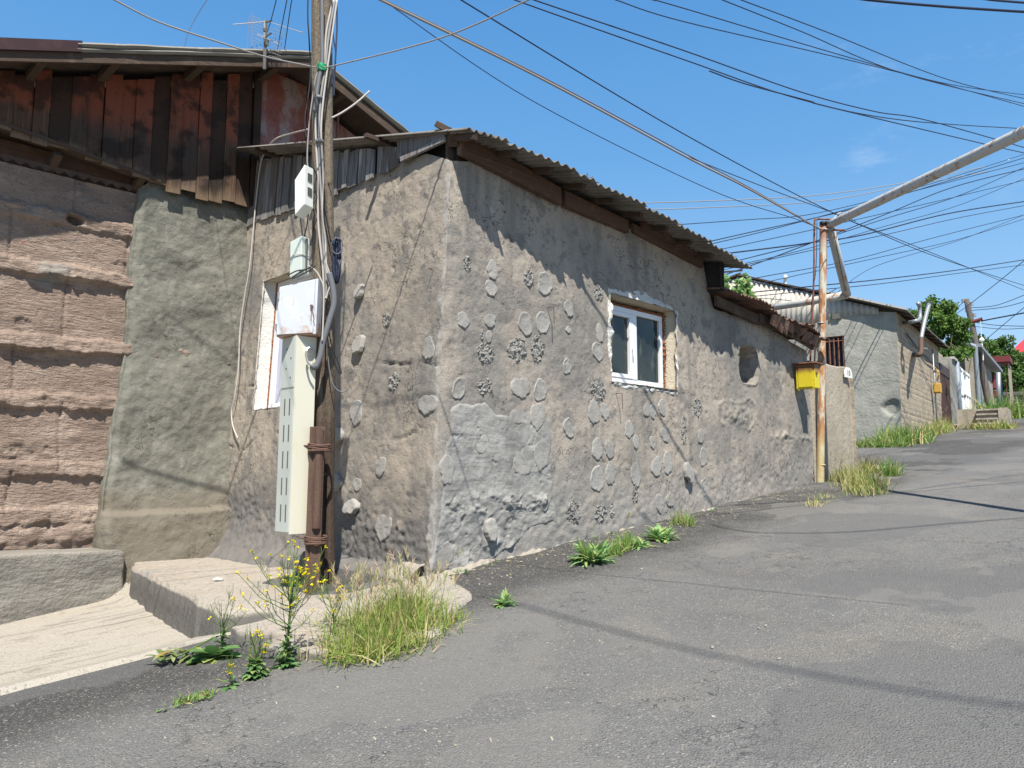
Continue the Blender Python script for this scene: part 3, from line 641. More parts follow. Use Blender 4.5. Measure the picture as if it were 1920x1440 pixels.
for a_, b_ in ((wx0 + .13, xm - .11), (xm + .05, wx1 - .07)):
    mb = MB(); mb.box(((a_ + b_) / 2, .185, (wz0 + wz1) / 2), (b_ - a_, .02, wz1 - wz0 - .13)); p = mb.build('pane', m_glass, winf); p.location = (0, 0, 0)
mb = MB(); mb.tube([(xm - .075, .115, 2.86), (xm - .075, .10, 2.86), (xm - .075, .095, 2.74)], .012, 6); p = mb.build('handle', m_upvc, winf); p.location = (0, 0, 0)
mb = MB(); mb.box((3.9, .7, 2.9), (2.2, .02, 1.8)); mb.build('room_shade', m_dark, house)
# reveal round the street window
def reveal(name, a0, a1, b0, b1, fn, mat, par=house):
    A = axis(a0, a1, .03); B = np.linspace(b0, b1, 9)
    o = grid(name, A, B, fn, None, mat, par); return o
def rough(u, v, s): return .012 * fbm(u * 7, v * 7, s, 4)
reveal('window_reveal', WB - .03, WT + .03, -.02, .3, lambda u, v: np.stack([WR + .03 - .10 * sstep(0, .16, v) + rough(u, v, 111), v, u], -1), m_reveal)
reveal('window_reveal', WB - .03, WT + .03, -.02, .3, lambda u, v: np.stack([WL - .02 + rough(u, v, 112), v, u], -1), m_reveal)
reveal('window_reveal', WL - .03, WR + .03, -.02, .3, lambda u, v: np.stack([u, v, WT + .01 + rough(u, v, 113) - .03 * sstep(0, .2, v)], -1), m_reveal)
reveal('window_reveal', WL - .03, WR + .03, -.02, .3, lambda u, v: np.stack([u, v, WB - .01 + rough(u, v, 114) + .02 * sstep(0, .15, v)], -1), m_reveal)
mb = MB()
for k in range(26):
    z = WB + .02 + (WT - WB - .06) * k / 25; r = .012 + .03 * random.random() ** 2
    mb.tube([(wx1 + .0 + .03 * random.random(), .155, z - .03), (wx1 + .035, .14 - .03 * random.random(), z), (wx1 + .02, .16, z + .03)], [r * .6, r, r * .5], 7)
for k in range(30):
    x = wx0 + .1 + (wx1 - wx0 - .1) * k / 29; r = .016 + .02 * random.random()
    mb.tube([(x - .03, .16, wz1 + .015), (x, .145, wz1 + .02), (x + .03, .16, wz1 + .012)], [r * .6, r, r * .5], 6)
mb.build('foam_seal', m_foam, house, smooth=True)
# chalky broken plaster round the opening
def collar(u, v):                                    # u runs round the opening, v across the band
    per = [(WL, WB), (WL, WT + .03), (WR, WT), (WR, WB - .06), (WL, WB)]
    L_ = [0]
    for i in range(4): L_.append(L_[-1] + math.dist(per[i], per[i + 1]))
    t = u * L_[-1]
    x = np.interp(t, L_, [p[0] for p in per]); z = np.interp(t, L_, [p[1] for p in per])
    cx, cz = (WL + WR) / 2, (WB + WT) / 2
    dx, dz = x - cx, z - cz; n = np.sqrt(dx ** 2 + dz ** 2)
    wid = .06 + .07 * fbm(t * 4, 0 * t, 121, 4) + .09 * np.exp(-((t - L_[1] - .6) / .7) ** 2)
    x = x + dx / n * wid * v; z = z + dz / n * wid * v
    h = hA(x, z) + .008 * (1 - v ** 3) + .02 * fbm(x * 16, z * 16, 122, 4) - .02 * (v > .9)
    return np.stack([x + .015 * fbm(x * 12, z * 12, 123, 2), -h, z], -1)
grid('broken_plaster', np.linspace(0, 1, 220), np.linspace(-.05, 1, 9), collar, lambda u, v: (fbm(u * 30, 0 * u, 124, 3) - .2 * v) > -.38, m_whitep, house)
# sill stains, two long nails and a pipe stub in the wall
for px, py, l in ((1027, 577, .05), (1155, 738, .05)):
    p = onY(px, py); mb = MB(); mb.tube([p + (0, .03, 0), p + (0, -.10, 0), p + (.01, -.10, -.22)], .006, 6); mb.build('nail', m_wire, house)
for px, py in ((771, 505), (813, 507)):
    p = onX(px, py); mb = MB(); mb.tube([p + (.03, 0, 0), p + (-.08, 0, .01)], .005, 6); mb.build('nail', m_wire, house)

# ---- gable window: white reveal, frame and curtains
GR = .2
def gX(z): return BAT * z
reveal('window_reveal', GZ0 - .03, GZ1 + .03, -.02, GR + .1, lambda u, v: np.stack([gX(u) + v, GY1 + .02 - .09 * sstep(0, GR, v) + rough(u, v, 131) * .7, u], -1), m_whitep)
reveal('window_reveal', GY0 - .03, GY1 + .03, -.02, GR + .1, lambda u, v: np.stack([gX(GZ1) + v, u, GZ1 + .01 + rough(u, v, 132)], -1), m_reveal)
reveal('window_reveal', GY0 - .03, GY1 + .03, -.02, GR + .1, lambda u, v: np.stack([gX(GZ0) + v, u, GZ0 + rough(u, v, 133) * .4], -1), m_whitep)
reveal('window_reveal', GZ0 - .03, GZ1 + .03, -.02, GR + .1, lambda u, v: np.stack([gX(u) + v, GY0 - .02 + rough(u, v, 134), u], -1), m_whitep)
gy1 = GY1 - .075
def gbar(mb, y0, y1, z0, z1, dx=GR, t=.06):
    z = (z0 + z1) / 2
    mb.box((gX(z) + dx, (y0 + y1) / 2, z), (t, y1 - y0, z1 - z0), Matrix.Rotation(math.atan(BAT), 4, 'Y'), .006)
mb = MB(); gbar(mb, gy1 - .08, gy1, GZ0, GZ1); gbar(mb, GY0, GY0 + .08, GZ0, GZ1); gbar(mb, GY0 + .081, gy1 - .081, GZ0, GZ0 + .09); gbar(mb, GY0 + .081, gy1 - .081, GZ1 - .09, GZ1)
gw = mb.build('window', m_upvc, house)
mb = MB(); gbar(mb, GY0 + .08, gy1 - .08, GZ0 + .09, GZ1 - .09, GR + .03, .012); p = mb.build('pane', m_curtain, gw); p.location = (0, 0, 0)
mb = MB()
for k in range(40):
    z = GZ0 + (GZ1 - GZ0) * k / 39; r = .009 + .008 * random.random()
    mb.tube([(gX(z) + GR - .03, gy1 + .012, z - .03), (gX(z) + GR - .035, gy1 + .01, z + .03)], r, 6)
mb.build('foam_seal', m_foam, house, smooth=True)
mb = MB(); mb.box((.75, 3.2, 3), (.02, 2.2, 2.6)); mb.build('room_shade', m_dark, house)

# ---- roof of the street house
def ze(x): return np.interp(x, [-.2, 1.0, 2.08, 3.6, 5.55, 6.3], [4.815, 4.80, 4.745, 4.65, 4.415, 4.30])
def corr(name, x0, x1, yl, yr, yb, mat, par, zf, pitch=.125, amp=.021, lift=0.0, n=9, tk=.007):
    A = axis(x0, x1, pitch / 8); T = np.linspace(0, 1, n)
    def pos(u, t):
        y0 = yl + (yr - yl) * (u - x0) / (x1 - x0) + .008 * np.sin(u * 31)
        y = y0 + (yb - y0) * t
        return np.stack([u, y, zf(u, y) + amp * np.sin(u * 2 * math.pi / pitch) + lift], -1)
    return pos, A, T
roofz = lambda x, y: ze(x) + .243 * (y + .45)
parts_ = []
sheets = [(-.14, .62, -.36, -.56), (.60, 1.72, -.43, -.62), (1.70, 2.12, -.52, -.62), (2.1, 3.1, -.5, -.66), (3.08, 3.9, -.54, -.66), (3.88, 4.7, -.57, -.68), (4.68, 5.4, -.6, -.68), (5.38, 5.95, -.6, -.66)]
allq = MB()
for i, (x0, x1, yl, yr) in enumerate(sheets):
    pos, A, T = corr('', x0, x1, yl, yr, 4.68 if i % 2 else 4.70, None, None, roofz, lift=.006 * (i % 2) + .004 * i * 0)
    Ug, Tg = np.meshgrid(A, T, indexing='ij'); P = pos(Ug, Tg); nu, nv = Ug.shape
    if i == 0:
        ed = .15 - .065 * (P[..., 1] + .45); k_ = np.clip((.62 - P[..., 0]) / .76, 0, 1); P[..., 0] += k_ * (ed + .14)
    allq.add(P.reshape(-1, 3).tolist(), [(a * nv + b, (a + 1) * nv + b, (a + 1) * nv + b + 1, a * nv + b + 1) for a in range(nu - 1) for b in range(nv - 1)])
solid(allq.build('roof', m_slate, house, smooth=True), .007)
def quadpx(mb, pxs, y, d, hitf=onY):
    mb.prism([hitf(px, py, y) for px, py in pxs], d)
for pxs, y in (([(864, 243), (1052, 352), (1054, 383), (866, 287)], -.10), ([(1060, 357), (1178, 413), (1180, 436), (1062, 386)], -.09), ([(1186, 418), (1318, 482), (1319, 502), (1190, 436)], -.07), ([(1208, 414), (1320, 470), (1318, 482), (1210, 424)], -.15)):
    mb = MB(); quadpx(mb, pxs, y, (0, .08, 0)); mb.build('fascia_board', m_brownw, house)
for x in np.arange(.25, 5.6, .62):                   # rafters and the dark gap behind the fascia
    mb = MB(); mb.bar((x, -.38, ze(x) - .06 + .243 * .07), (x, .3, ze(x) - .06 + .243 * .75), .07, .06); mb.build('rafter', m_soffit, house)
mb = MB(); mb.prism([(.22, .05, 4.4), (5.6, .05, 4.3), (5.6, .05, 4.55), (.22, .05, 4.93)], (0, .04, 0)); mb.build('wall_plate', m_soffit, house)
mb = MB(); mb.bar(onY(848, 262, -.02), onY(862, 262, .25), .12, .16, .01); mb.bar(onX(845, 246, -.05), onX(818, 232, -.12), .05, .07, .008); mb.build('plate_end', m_soffit, house)
# grey boards closing the gable
mb = MB(); y = .98
while y < 4.8:
    w = random.uniform(.11, .2); r = random.random()
    g_ = .012 if random.random() < .8 else .06
    zb = float(gtop(y + w / 2)) - .05 + random.uniform(-.03, .02); zt = float(roofz(0, y)) - .05 - random.uniform(0, .06)
    zt2 = float(roofz(0, y + w)) - .05 - random.uniform(0, .06); tl = random.uniform(-.02, .02); dx = random.uniform(-.05, -.02)
    mb.prism([(gX(zb) + dx, y + tl, zb), (gX(zb) + dx, y + w + tl, zb + random.uniform(-.02, .02)), (gX(zt) + dx, y + w, zt2), (gX(zt) + dx, y, zt)], (.03, 0, 0), (r, .5, .5))
    y += w + g_
mb.build('gable_boards', m_greyw, house)
mb = MB(); mb.prism([onX(745, 262, -.06), onX(833, 238, -.06), onX(833, 258, -.06), onX(752, 296, -.06), onX(745, 297, -.06)], (.03, 0, 0), (.55, .5, .5)); mb.prism([onX(750, 294, -.075), onX(832, 256, -.075), onX(832, 264, -.075), onX(750, 303, -.075)], (.04, 0, 0), (.9, .5, .5)); mb.build('barge_board', m_greyw, house)
mb = MB(); mb.prism([(.30, .0, 4.5), (.34, 4.9, 4.8), (.36, 4.9, 6.0), (.32, 0, 4.85)], (.02, 0, 0)); mb.build('loft_darkness', m_dark, house)  # near-black sheet paints the unlit loft seen between the boards
for y in (1.2, 2.6, 4.1):
    mb = MB(); mb.bar((-.12, y, float(roofz(0, y)) - .045), (.5, y, float(roofz(0, y)) - .045), .06, .05); mb.build('purlin', m_soffit, house)

# ---- lower annexe roof: rusted sheets on old boards
a0, a1 = 5.66, 9.3
zr = lambda x: np.interp(x, [5.6, 6.6, 7.3, 8.2, 9.3], [3.98, 3.93, 3.84, 3.78, 3.62])
q = MB()
for i, (x0, x1, yl, yr, pitch) in enumerate([(5.62, 7.0, -.30, -.50, .09), (6.95, 7.75, -.34, -.36, .12), (7.7, 8.5, -.28, -.52, .14), (8.4, 9.1, -.42, -.36, .12), (8.95, 9.5, -.3, -.42, .15)]):
    pos, A, T = corr('', x0, x1, yl, yr, 3.5, None, None, lambda x, y: zr(x) + .12 * (y + .4) + .05 * fbm(x * 3, y * 3, 140 + i, 2) * (y < 1), pitch, .018, .02 * (i % 2))
    Ug, Tg = np.meshgrid(A, T ** 2, indexing='ij'); P = pos(Ug, Tg); nu, nv = Ug.shape
    P[..., 2] += .05 * fbm(Ug * 6, Tg * 9, 150 + i, 3) * (Tg < .2) * (0 if i == 0 else 1)
    q.add(P.reshape(-1, 3).tolist(), [(a * nv + b, (a + 1) * nv + b, (a + 1) * nv + b + 1, a * nv + b + 1) for a in range(nu - 1) for b in range(nv - 1)])
solid(q.build('lower_roof', m_rustroof, house), .008)
for i, (x0, x1, zt, y, m_) in enumerate([(5.75, 7.2, -.05, -.12, m_soffit), (7.15, 8.3, -.03, -.14, m_soffit), (8.3, 9.25, -.04, -.16, m_rustroof)]):
    mb = MB(); mb.prism([(x0, y, float(zr(x0)) + zt - .16), (x1, y, float(zr(x1)) + zt - .17), (x1, y, float(zr(x1)) + zt), (x0, y, float(zr(x0)) + zt)], (0, .05, 0)); mb.build('fascia_board', m_, house)
mb = MB()
for k in range(9):
    x = 7.3 + k * .22; w = random.uniform(.12, .26); z = float(zr(x)) - .06
    mb.prism([(x, -.2 - .05 * random.random(), z - random.uniform(.08, .2)), (x + w, -.26, z - random.uniform(.05, .25)), (x + w, -.28 - .1 * random.random(), z + .02), (x, -.3, z + .03)], (0, .01, .004))
mb.build('torn_roofing', m_rustroof, house)
mb = MB(); c = onY(1318, 488, .02); d = onY(1352, 540, .02)   # black sheet closing the step in the roof
mb.prism([(5.6, -.28, 4.42), (5.62, -.28, 3.98), (5.78, -.22, 3.98), (5.75, -.28, 4.46)], (0, .02, 0)); mb.prism([(5.66, -.3, 4.4), (5.66, 3.4, 5.3), (5.66, 3.4, 4.3), (5.66, -.3, 3.95)], (.02, 0, 0)); mb.build('step_cover', m_tar, house)
# ================================================================ the timber-gabled stone house on the left
old = thing('timber_house', 'old house of pinkish stone with a dark stained plank gable and red sheet metal', 'house', (-2.5, 5.2, -.4))
SY, BY, PY = 5.02, 4.85, 4.80
def BYz(z): return 4.90 - np.clip(1.6 - z, 0, 2) * .10                         # planes of the stone, the plastered buttress and the planks
led = [float(onY(100, p, SY)[2]) for p in (327, 405, 505, 640, 752, 880, 965, 1000)]
STOP = float(onY(265, 366, SY)[2])
def hS(u, z):
    h = .014 * fbm(u * .8, z * .8, 201, 3) + .012 * fbm(u * 4, z * 9, 202, 5) + .008 * fbm(u * 14, z * 34, 203, 3)
    depth = [0, .045, .075, .08, .07, .055, .05, .035]
    for k in range(1, 8):
        zc = led[k] + .022 * fbm(u * 1.4, 0 * u, 210 + k, 4)
        jag = .05 * fbm(u * 9, 0 * u, 220 + k, 4)
        top = sstep(zc + .11, zc + .05, z + .04 * fbm(u * 9, z * 5, 270 + k, 3)); bot = sstep(zc - .12 + jag, zc - .095 + jag, z)
        h = h + depth[k] * top * bot * np.clip(.95 + 1.0 * fbm(u * 1.6, z * 3, 230 + k, 4) + .5 * fbm(u * 11, z * 9, 290 + k, 2), .25, 2)
        # vertical joints of the blocks
        for j in range(5):
            uj = -5.6 + j * 1.37 + .7 * (k % 2) + .3 * float(vn(j * 3.1, k * 1.7, 5))
            h = h - .03 * np.exp(-((u - uj - .04 * fbm(z * 4, u * 0, 240 + j, 2)) / .014) ** 2) * (z > led[k]) * (z < led[k - 1])
    hole = onY(140, 412, SY)
    h = h - .16 * sstep(1.1, .7, np.sqrt(((u - hole[0]) / .11) ** 2 + ((z - hole[2]) / .075) ** 2) + .5 * fbm(u * 9, z * 9, 250, 3))
    lowr = sstep(.62, .3, z)
    h = h + lowr * (.05 + .09 * fbm(u * 2.6, z * 2.6, 251, 4))
    return h - .02 * sstep(.36, .46, fbm(u * 2.6, z * 5, 252, 5))
grid('stone_wall', axis(-6.2, .15, .021), axis(-.75, STOP, .021), lambda u, v: np.stack([u, SY - hS(u, v), v], -1), None, m_tuff, old)
bl = lambda z: np.interp(z, [.3, 1.6, 3.0, 5.1], [float(onY(196, 960, BYz(.5))[0]), float(onY(222, 780, BYz(1.6))[0]), float(onY(245, 590, BYz(3))[0]), float(onY(267, 345, BYz(5))[0])])
_bt = [onY(*p, 4.9) for p in ((262, 348), (278, 337), (370, 361), (472, 391))]
btop = lambda u: np.interp(u, [p[0] for p in _bt], [p[2] for p in _bt])
def hB(u, z):
    h = .07 * fbm(u * .9, z * .9, 261, 3) + .03 * fbm(u * 3, z * 3, 262, 4) + .012 * fbm(u * 10, z * 10, 263, 4)
    return h + .13 * sstep(.60, .54, z + .07 * fbm(u * 1.5, 0 * u, 264, 3)) + .06 * np.clip(.2 - z, 0, .4)
def buttpos(u, v):                                   # u: 0..1 across, below 0 round the left edge
    z = v + (btop(np.clip(bl(v) + u, -1.8, .4)) - 5.1) * sstep(3.8, 5.1, v) + .03 * fbm(u * 5, 0 * u, 265, 3) * sstep(4.9, 5.1, v)
    x0 = bl(v) + .05 * fbm(v * 2.2, 0 * v, 266, 4)
    c = np.clip(-u, 0, .45)
    x = x0 + np.where(u < 0, -.05 * np.sin(np.clip(-u / .1, 0, 1) * math.pi / 2) + .16 * sstep(.1, .45, c) * 0, u)
    y = BYz(z) - hB(x, z) * sstep(-.1, .02, u) + .04 * sstep(.06, -.02, u) + np.clip(-u - .06, 0, .45) * .8 + .05 * sstep(4.95, 5.12, v)
    return np.stack([x, y, z], -1)
grid('buttress', axis(-.5, 2.1, .022), axis(-.6, 5.1, .022), buttpos, None, m_butt, old)
mb = MB(); mb.prism([(-1.4, 4.95, float(btop(-1.4)) - .05), (.22, 4.95, float(btop(.22)) - .05), (.22, SY + .1, float(btop(.22)) - .03), (-1.4, SY + .1, float(btop(-1.4)) - .03)], (0, 0, .04)); mb.build('buttress_cap', m_butt, old)
# planks
RY0, RY1 = 4.1, 9.6
_rl, _rp, _rr = onY(0, 74, RY0), onY(588, 97, RY0), onY(760, 241, RY0)
ridge_x, ridge_z = float(_rp[0]), float(_rp[2]) - .16
def rake(x, y=RY0):                                  # underside of the roof over the gable
    return np.where(x < ridge_x, ridge_z + (ridge_z - _rl[2] + .16) / (ridge_x - _rl[0]) * (x - ridge_x), ridge_z + (_rr[2] - .15 - ridge_z) / (_rr[0] - ridge_x) * (x - ridge_x))
_pb = [onY(*p, PY) for p in ((0, 236), (274, 327), (300, 343), (470, 387))]
pb = lambda x: np.interp(x, [p[0] for p in _pb], [p[2] for p in _pb])
mb = MB(); x = -7.3; i = 0
while x < .08:
    w = random.uniform(.18, .25); w = min(w, .16 - x)
    zb = float(pb(x + w / 2)) - random.choice((0, .02, .05, .09)) - random.uniform(0, .03)
    zt = float(rake(x)) + .06; zt2 = float(rake(x + w)) + .06
    gap = random.uniform(-.02, .14)
    r, b = random.random(), random.random(); dy = random.uniform(-.012, .012) - (.02 if i % 2 else 0)
    seg = 6; vs = []; at_ = []
    for s in range(seg + 1):
        t = s / seg; jl = random.uniform(-.004, .004)
        for (xx, zz) in ((x + jl, zb + (zt - gap - zb) * t), (x + w - .006 + jl, zb + random.uniform(-.01, .01) * (s == 0) + (zt2 - gap - zb) * t)):
            vs.append((xx, PY + dy, zz)); at_.append((r, t, b))
    n0 = len(vs); vs += [(p[0], p[1] + .028, p[2]) for p in vs]; at_ += at_
    fs = []
    for s in range(seg):
        a = 2 * s
        fs += [(a, a + 1, a + 3, a + 2), (n0 + a + 1, n0 + a, n0 + a + 2, n0 + a + 3), (a + 2, n0 + a + 2, n0 + a, a), (a + 1, n0 + a + 1, n0 + a + 3, a + 3)]
    fs += [(0, n0, n0 + 1, 1), (2 * seg, 2 * seg + 1, n0 + 2 * seg + 1, n0 + 2 * seg)]
    mb.add(vs, fs, at_); x += w; i += 1
mb.build('plank_cladding', m_plank, old)
mb = MB(); mb.box((.22, PY - .03, 6.4), (.12, .05, 2.3), None, .005, (.2, .3, .9)); mb.build('corner_post', m_plank, old)
# red sheets to the right of the planks, seams as battens
mb = MB()
for x0, x1, d in ((.30, 1.11, .012), (1.14, 1.71, 0), (1.73, 2.46, .01), (2.48, 3.5, 0)):
    zt0, zt1 = float(rake(x0)) - .14, float(rake(x1)) - .14
    if x0 < .4: zt0, zt1 = float(onY(500, 128, PY)[2]), float(onY(568, 158, PY)[2])
    mb.prism([(x0, PY + .03 - d, 5.75), (x1, PY + .03 - d, 5.75), (x1, PY + .03 - d, zt1), (x0, PY + .03 - d, zt0)], (0, .02, 0))
mb.build('metal_sheets', m_redsheet, old)
mb = MB()
for x in (1.125, 1.72, 2.47): mb.box((x, PY + .005, 6.65), (.03, .03, 1.5))
mb.build('sheet_seams', m_redsheet, old)
mb = MB(); x = .4
while x < 1.3: mb.box((x, PY + .06, 7.46), (.15, .02, .55), None, 0, (random.random(), .8, .3)); x += .16
mb.build('upper_boards', m_plank, old)
mb = MB(); f = onY(702, 220, PY); mb.box((f[0], PY + .0, f[2]), (.22, .06, .17), Matrix.Rotation(.3, 4, 'Y')); o = mb.build('vent', m_dark, old)
mb = MB(); frame = [(-.13, -.1), (.13, -.1), (.13, .1), (-.13, .1)]
for k in range(4):
    p, q_ = frame[k], frame[(k + 1) % 4]; Rm = Matrix.Rotation(.3, 3, 'Y')
    P_ = Rm @ Vector((p[0], -.02, p[1])) + Vector((f[0], PY, f[2])); Q_ = Rm @ Vector((q_[0], -.02, q_[1])) + Vector((f[0], PY, f[2])); mb.bar(P_, Q_, .03, .03)
fr_ = mb.build('vent_frame', m_greyw, o); fr_.location = (0, 0, 0)
mb = MB(); mb.prism([(-7.4, 5.4, 5.2), (3.4, 5.4, 5.2), (3.4, 5.4, float(rake(3.4)) + .05), (ridge_x, 5.4, ridge_z + .03), (-7.4, 5.4, float(rake(-7.4)) + .05)], (0, .1, 0)); mb.build('gable_core', m_dark, old)
# roof: two slopes with thick metal-wrapped rake edges, boards and rafters under it
def slope(mb, x0, x1, dz0, dz1, y0, y1, a=(0, 0, 0)):
    z0, z1 = float(rake(x0)), float(rake(x1))
    mb.prism([(x0, y0, z0 + dz0), (x1, y0, z1 + dz0), (x1, y0, z1 + dz1), (x0, y0, z0 + dz1)], (0, y1 - y0, 0), a)
mb = MB(); slope(mb, -7.5, ridge_x, .105, .135, RY0 + .03, RY1); slope(mb, ridge_x, 3.68, .105, .135, RY0 + .03, RY1); mb.build('roof', m_zinc, old)
mb = MB()
def strip(x0, x1, dz0, dz1, y, th, seed):            # thin, slightly wavy metal strip along the rake
    A_s = np.linspace(x0, x1, 60); vs = []; fs = []
    for k, x in enumerate(A_s):
        wv = .018 * float(fbm(x * 1.7, 0, seed, 3)); yy = y + .02 * float(fbm(x * 2.3, 3, seed + 1, 3))
        z = float(rake(x)) + wv
        vs += [(x, yy, z + dz0), (x, yy - th * .5, z + (dz0 + dz1) / 2), (x, yy, z + dz1), (x, yy + th, z + dz1), (x, yy + th, z + dz0)]
    for k in range(59):
        a = 5 * k
        for q in range(5): fs.append((a + q, a + (q + 1) % 5, a + 5 + (q + 1) % 5, a + 5 + q))
    mb.add(vs, fs)
strip(-2.55, ridge_x, .10, .165, RY0 - .01, .06, 281); strip(-2.55, ridge_x, .035, .095, RY0 + .0, .05, 283); strip(ridge_x, 3.68, .06, .15, RY0 - .01, .06, 285)
mb.build('rake_trim', m_zinc, old)
mb = MB(); slope(mb, -7.5, -2.5, .03, .18, RY0 - .02, RY0 + .05); mb.build('painted_trim', m_darkred, old)
mb = MB(); slope(mb, -7.5, ridge_x, -.10, .03, RY0 + .02, RY0 + .07); slope(mb, ridge_x, 3.6, -.12, .03, RY0 + .02, RY0 + .07); mb.build('rake_board', m_soffit, old)
mb = MB(); slope(mb, -7.5, ridge_x, .07, .1, RY0 + .07, PY + .4); slope(mb, ridge_x, 3.6, .07, .1, RY0 + .07, PY + .4); mb.build('soffit', m_soffit, old)
for x in (-2.9, -2.05, -.9, .25, 1.45, 2.98):
    z = float(rake(x)) - .02; mb = MB(); mb.bar((x, RY0 + .0 if x > 2 else RY0 + .075, z - .02), (x, PY + .1, z - .02), .1, .11, .01); mb.build('purlin', m_soffit if x < 2 else m_greyw, old)
# recess under the planks: soffit board, beam, brackets, zigzag edge of a roofing sheet
zl, zr_ = float(pb(-3.1)) + .06, float(pb(-1.2)) + .05; za = zl + (zl - zr_) / 1.9 * 4.2
mb = MB(); mb.prism([(-7.3, PY - .03, za), (-1.2, PY - .03, zr_), (-1.2, PY - .03, zr_ - .045), (-7.3, PY - .03, za - .05)], (0, .2, .0)); mb.build('drip_board', m_soffit, old)
mb = MB(); mb.prism([(-7.3, PY + .17, za), (-1.15, PY + .17, zr_), (-1.15, SY + .3, zr_ - .03), (-7.3, SY + .3, za - .03)], (0, 0, .03)); mb.build('soffit_board', m_soffit, old)
mb = MB(); mb.box((-4.05, SY + .16, STOP + .16), (6, .1, .36)); mb.build('wall_beam', m_brownw, old)
for x in (-2.5, -1.42, -4.2):
    mb = MB(); mb.bar((x, PY + .06, STOP + .24), (x - .03, SY + .08, STOP + .06), .1, .1, .01); mb.build('bracket', m_soffit, old)
mb = MB(); pts = []
n_ = 60
for k in range(n_ + 1):
    xx = -5.9 + 4.5 * k / n_; pts.append((xx, SY - .03, STOP + .005 + (.06 if k % 2 else 0)))
vs = []; fs = []
for k, p in enumerate(pts): vs += [p, (p[0], p[1], STOP + .10), (p[0], p[1] + .01, p[2]), (p[0], p[1] + .01, STOP + .10)]
for k in range(n_): a = 4 * k; fs += [(a, a + 4, a + 5, a + 1), (a + 2, a + 3, a + 7, a + 6), (a, a + 2, a + 6, a + 4), (a + 1, a + 5, a + 7, a + 3)]
mb.add(vs, fs); mb.build('zigzag_strip', m_soffit, old)

# low concrete wall in front of the stone
B0 = onY(0, 1165, 4.2); B1 = onY(233, 1112, 4.5)
for b_ in (B0, B1): b_[2] = float(gz(b_[0], b_[1]))
dv = (B1 - B0)[:2]; dv = dv / np.linalg.norm(dv); nv_ = np.array([-dv[1], dv[0]])
def cz_(px, py):
    n = np.array([nv_[0], nv_[1], 0]); return hit(px, py, n, n @ B0)
T0 = cz_(0, 1041)[2]; T1 = cz_(240, 1031)[2]
Lc = np.linalg.norm((B1 - B0)[:2]) + .06
def curbpos(u, v):                                   # v: up the front, over the rounded edge, back across the top
    s = np.clip(u / Lc, -3, 1.0); zt = T0 + (T1 - T0) * s - .10 * sstep(Lc - .22, Lc, u) ** 2
    front = np.clip(v, 0, 1); back = np.clip(v - 1, 0, 1)
    base = B0[:2] + 0 * u[..., None] if False else None
    off = back * .7 + .03 * np.sin(front * math.pi / 2) * 0 - .012 * fbm(u * 2, v * 3, 301, 4) - .006 * np.sin(front * 9) - .01 * fbm(u * 9, v * 9, 302, 3) + .25 * sstep(Lc - .1, Lc + .05, u)
    x = B0[0] + dv[0] * u + nv_[0] * off; y = B0[1] + dv[1] * u + nv_[1] * off
    zb = gz(x, y) - .1
    z = zb + (zt - zb) * front - .02 * sstep(.9, 1.0, front) * (back < .02) + .015 * fbm(u * 3, v * 4, 303, 3) * (back > 0)
    return np.stack([x, y, z], -1)
o = grid('low_wall', axis(-3.5, Lc + .05, .022), np.concatenate([np.linspace(0, 1, 26), np.linspace(1.03, 2, 18)]), curbpos, None, m_conc, None)
tag(o, 'low grey concrete wall with a rounded end running along the foot of the stone house', 'low wall')
mb = MB()
for k in range(70):
    p = B1 + np.array([dv[0], dv[1], 0]) * random.gauss(.0, .14) - np.array([nv_[0], nv_[1], 0]) * abs(random.gauss(0, .08)); p[2] = float(gz(p[0], p[1])) + .03
    r = random.uniform(.008, .022); mb.box(p, (r * 2, r * 1.5, r), Matrix.Rotation(random.uniform(0, 3), 4, (random.random(), random.random(), 1)))
tag(mb.build('rubble', m_foot, None), 'small heap of crumbled rubble at the end of the low wall', None, None, 'stuff')

# ================================================================ pole, rail, cabinet, boxes
pb_ = onS(603, 1085); pz0 = ZS - .25
base_p = np.array([-.72, .865, 0.])
top_px = at(603, -30, 8.1)
ptop = hit(603, -40, (1, .9, 0), base_p[0] + .9 * base_p[1])
axis_p = lambda z: base_p + (ptop - base_p) * ((z - 0) / (ptop[2]))
zz_ = np.linspace(pz0, 6.9, 120)
pole = thing('utility_pole', 'weathered grooved wooden utility pole carrying cables at the corner of the plaster house', 'utility pole', (base_p[0], base_p[1], pz0))
vs = []; at_ = []; n = 40
vd = -np.array([base_p[0] - CAM[0], base_p[1] - CAM[1]]); vd /= np.linalg.norm(vd); a0_ = math.atan2(vd[1], vd[0])
for z in zz_:
    c = axis_p(z); r = .122 - .001 * z - .022 * float(sstep(2.0, .8, z))
    for k in range(n):
        an = 2 * math.pi * k / n
        d = (an - a0_ + .05 + math.pi) % (2 * math.pi) - math.pi
        g = math.exp(-(d / .32) ** 2) * (.05 + .012 * math.sin(z * 3)) + .008 * float(fbm(an * 3, z * 1.2, 311, 3)) * math.cos(0) + .006 * float(fbm(an * 9, z * .8, 312, 2))
        rr_ = r - g
        vs.append((c[0] + rr_ * math.cos(an), c[1] + rr_ * math.sin(an), z)); at_.append((min(1, g / .045), 0, 0))
m = len(zz_)
fs = [(i * n + k, i * n + (k + 1) % n, (i + 1) * n + (k + 1) % n, (i + 1) * n + k) for i in range(m - 1) for k in range(n)]
mb = MB(); mb.add(vs, fs, at_); mb.build('shaft', m_pole, pole, smooth=True)
pf = axis_p(2.0)[:2] + vd * .14
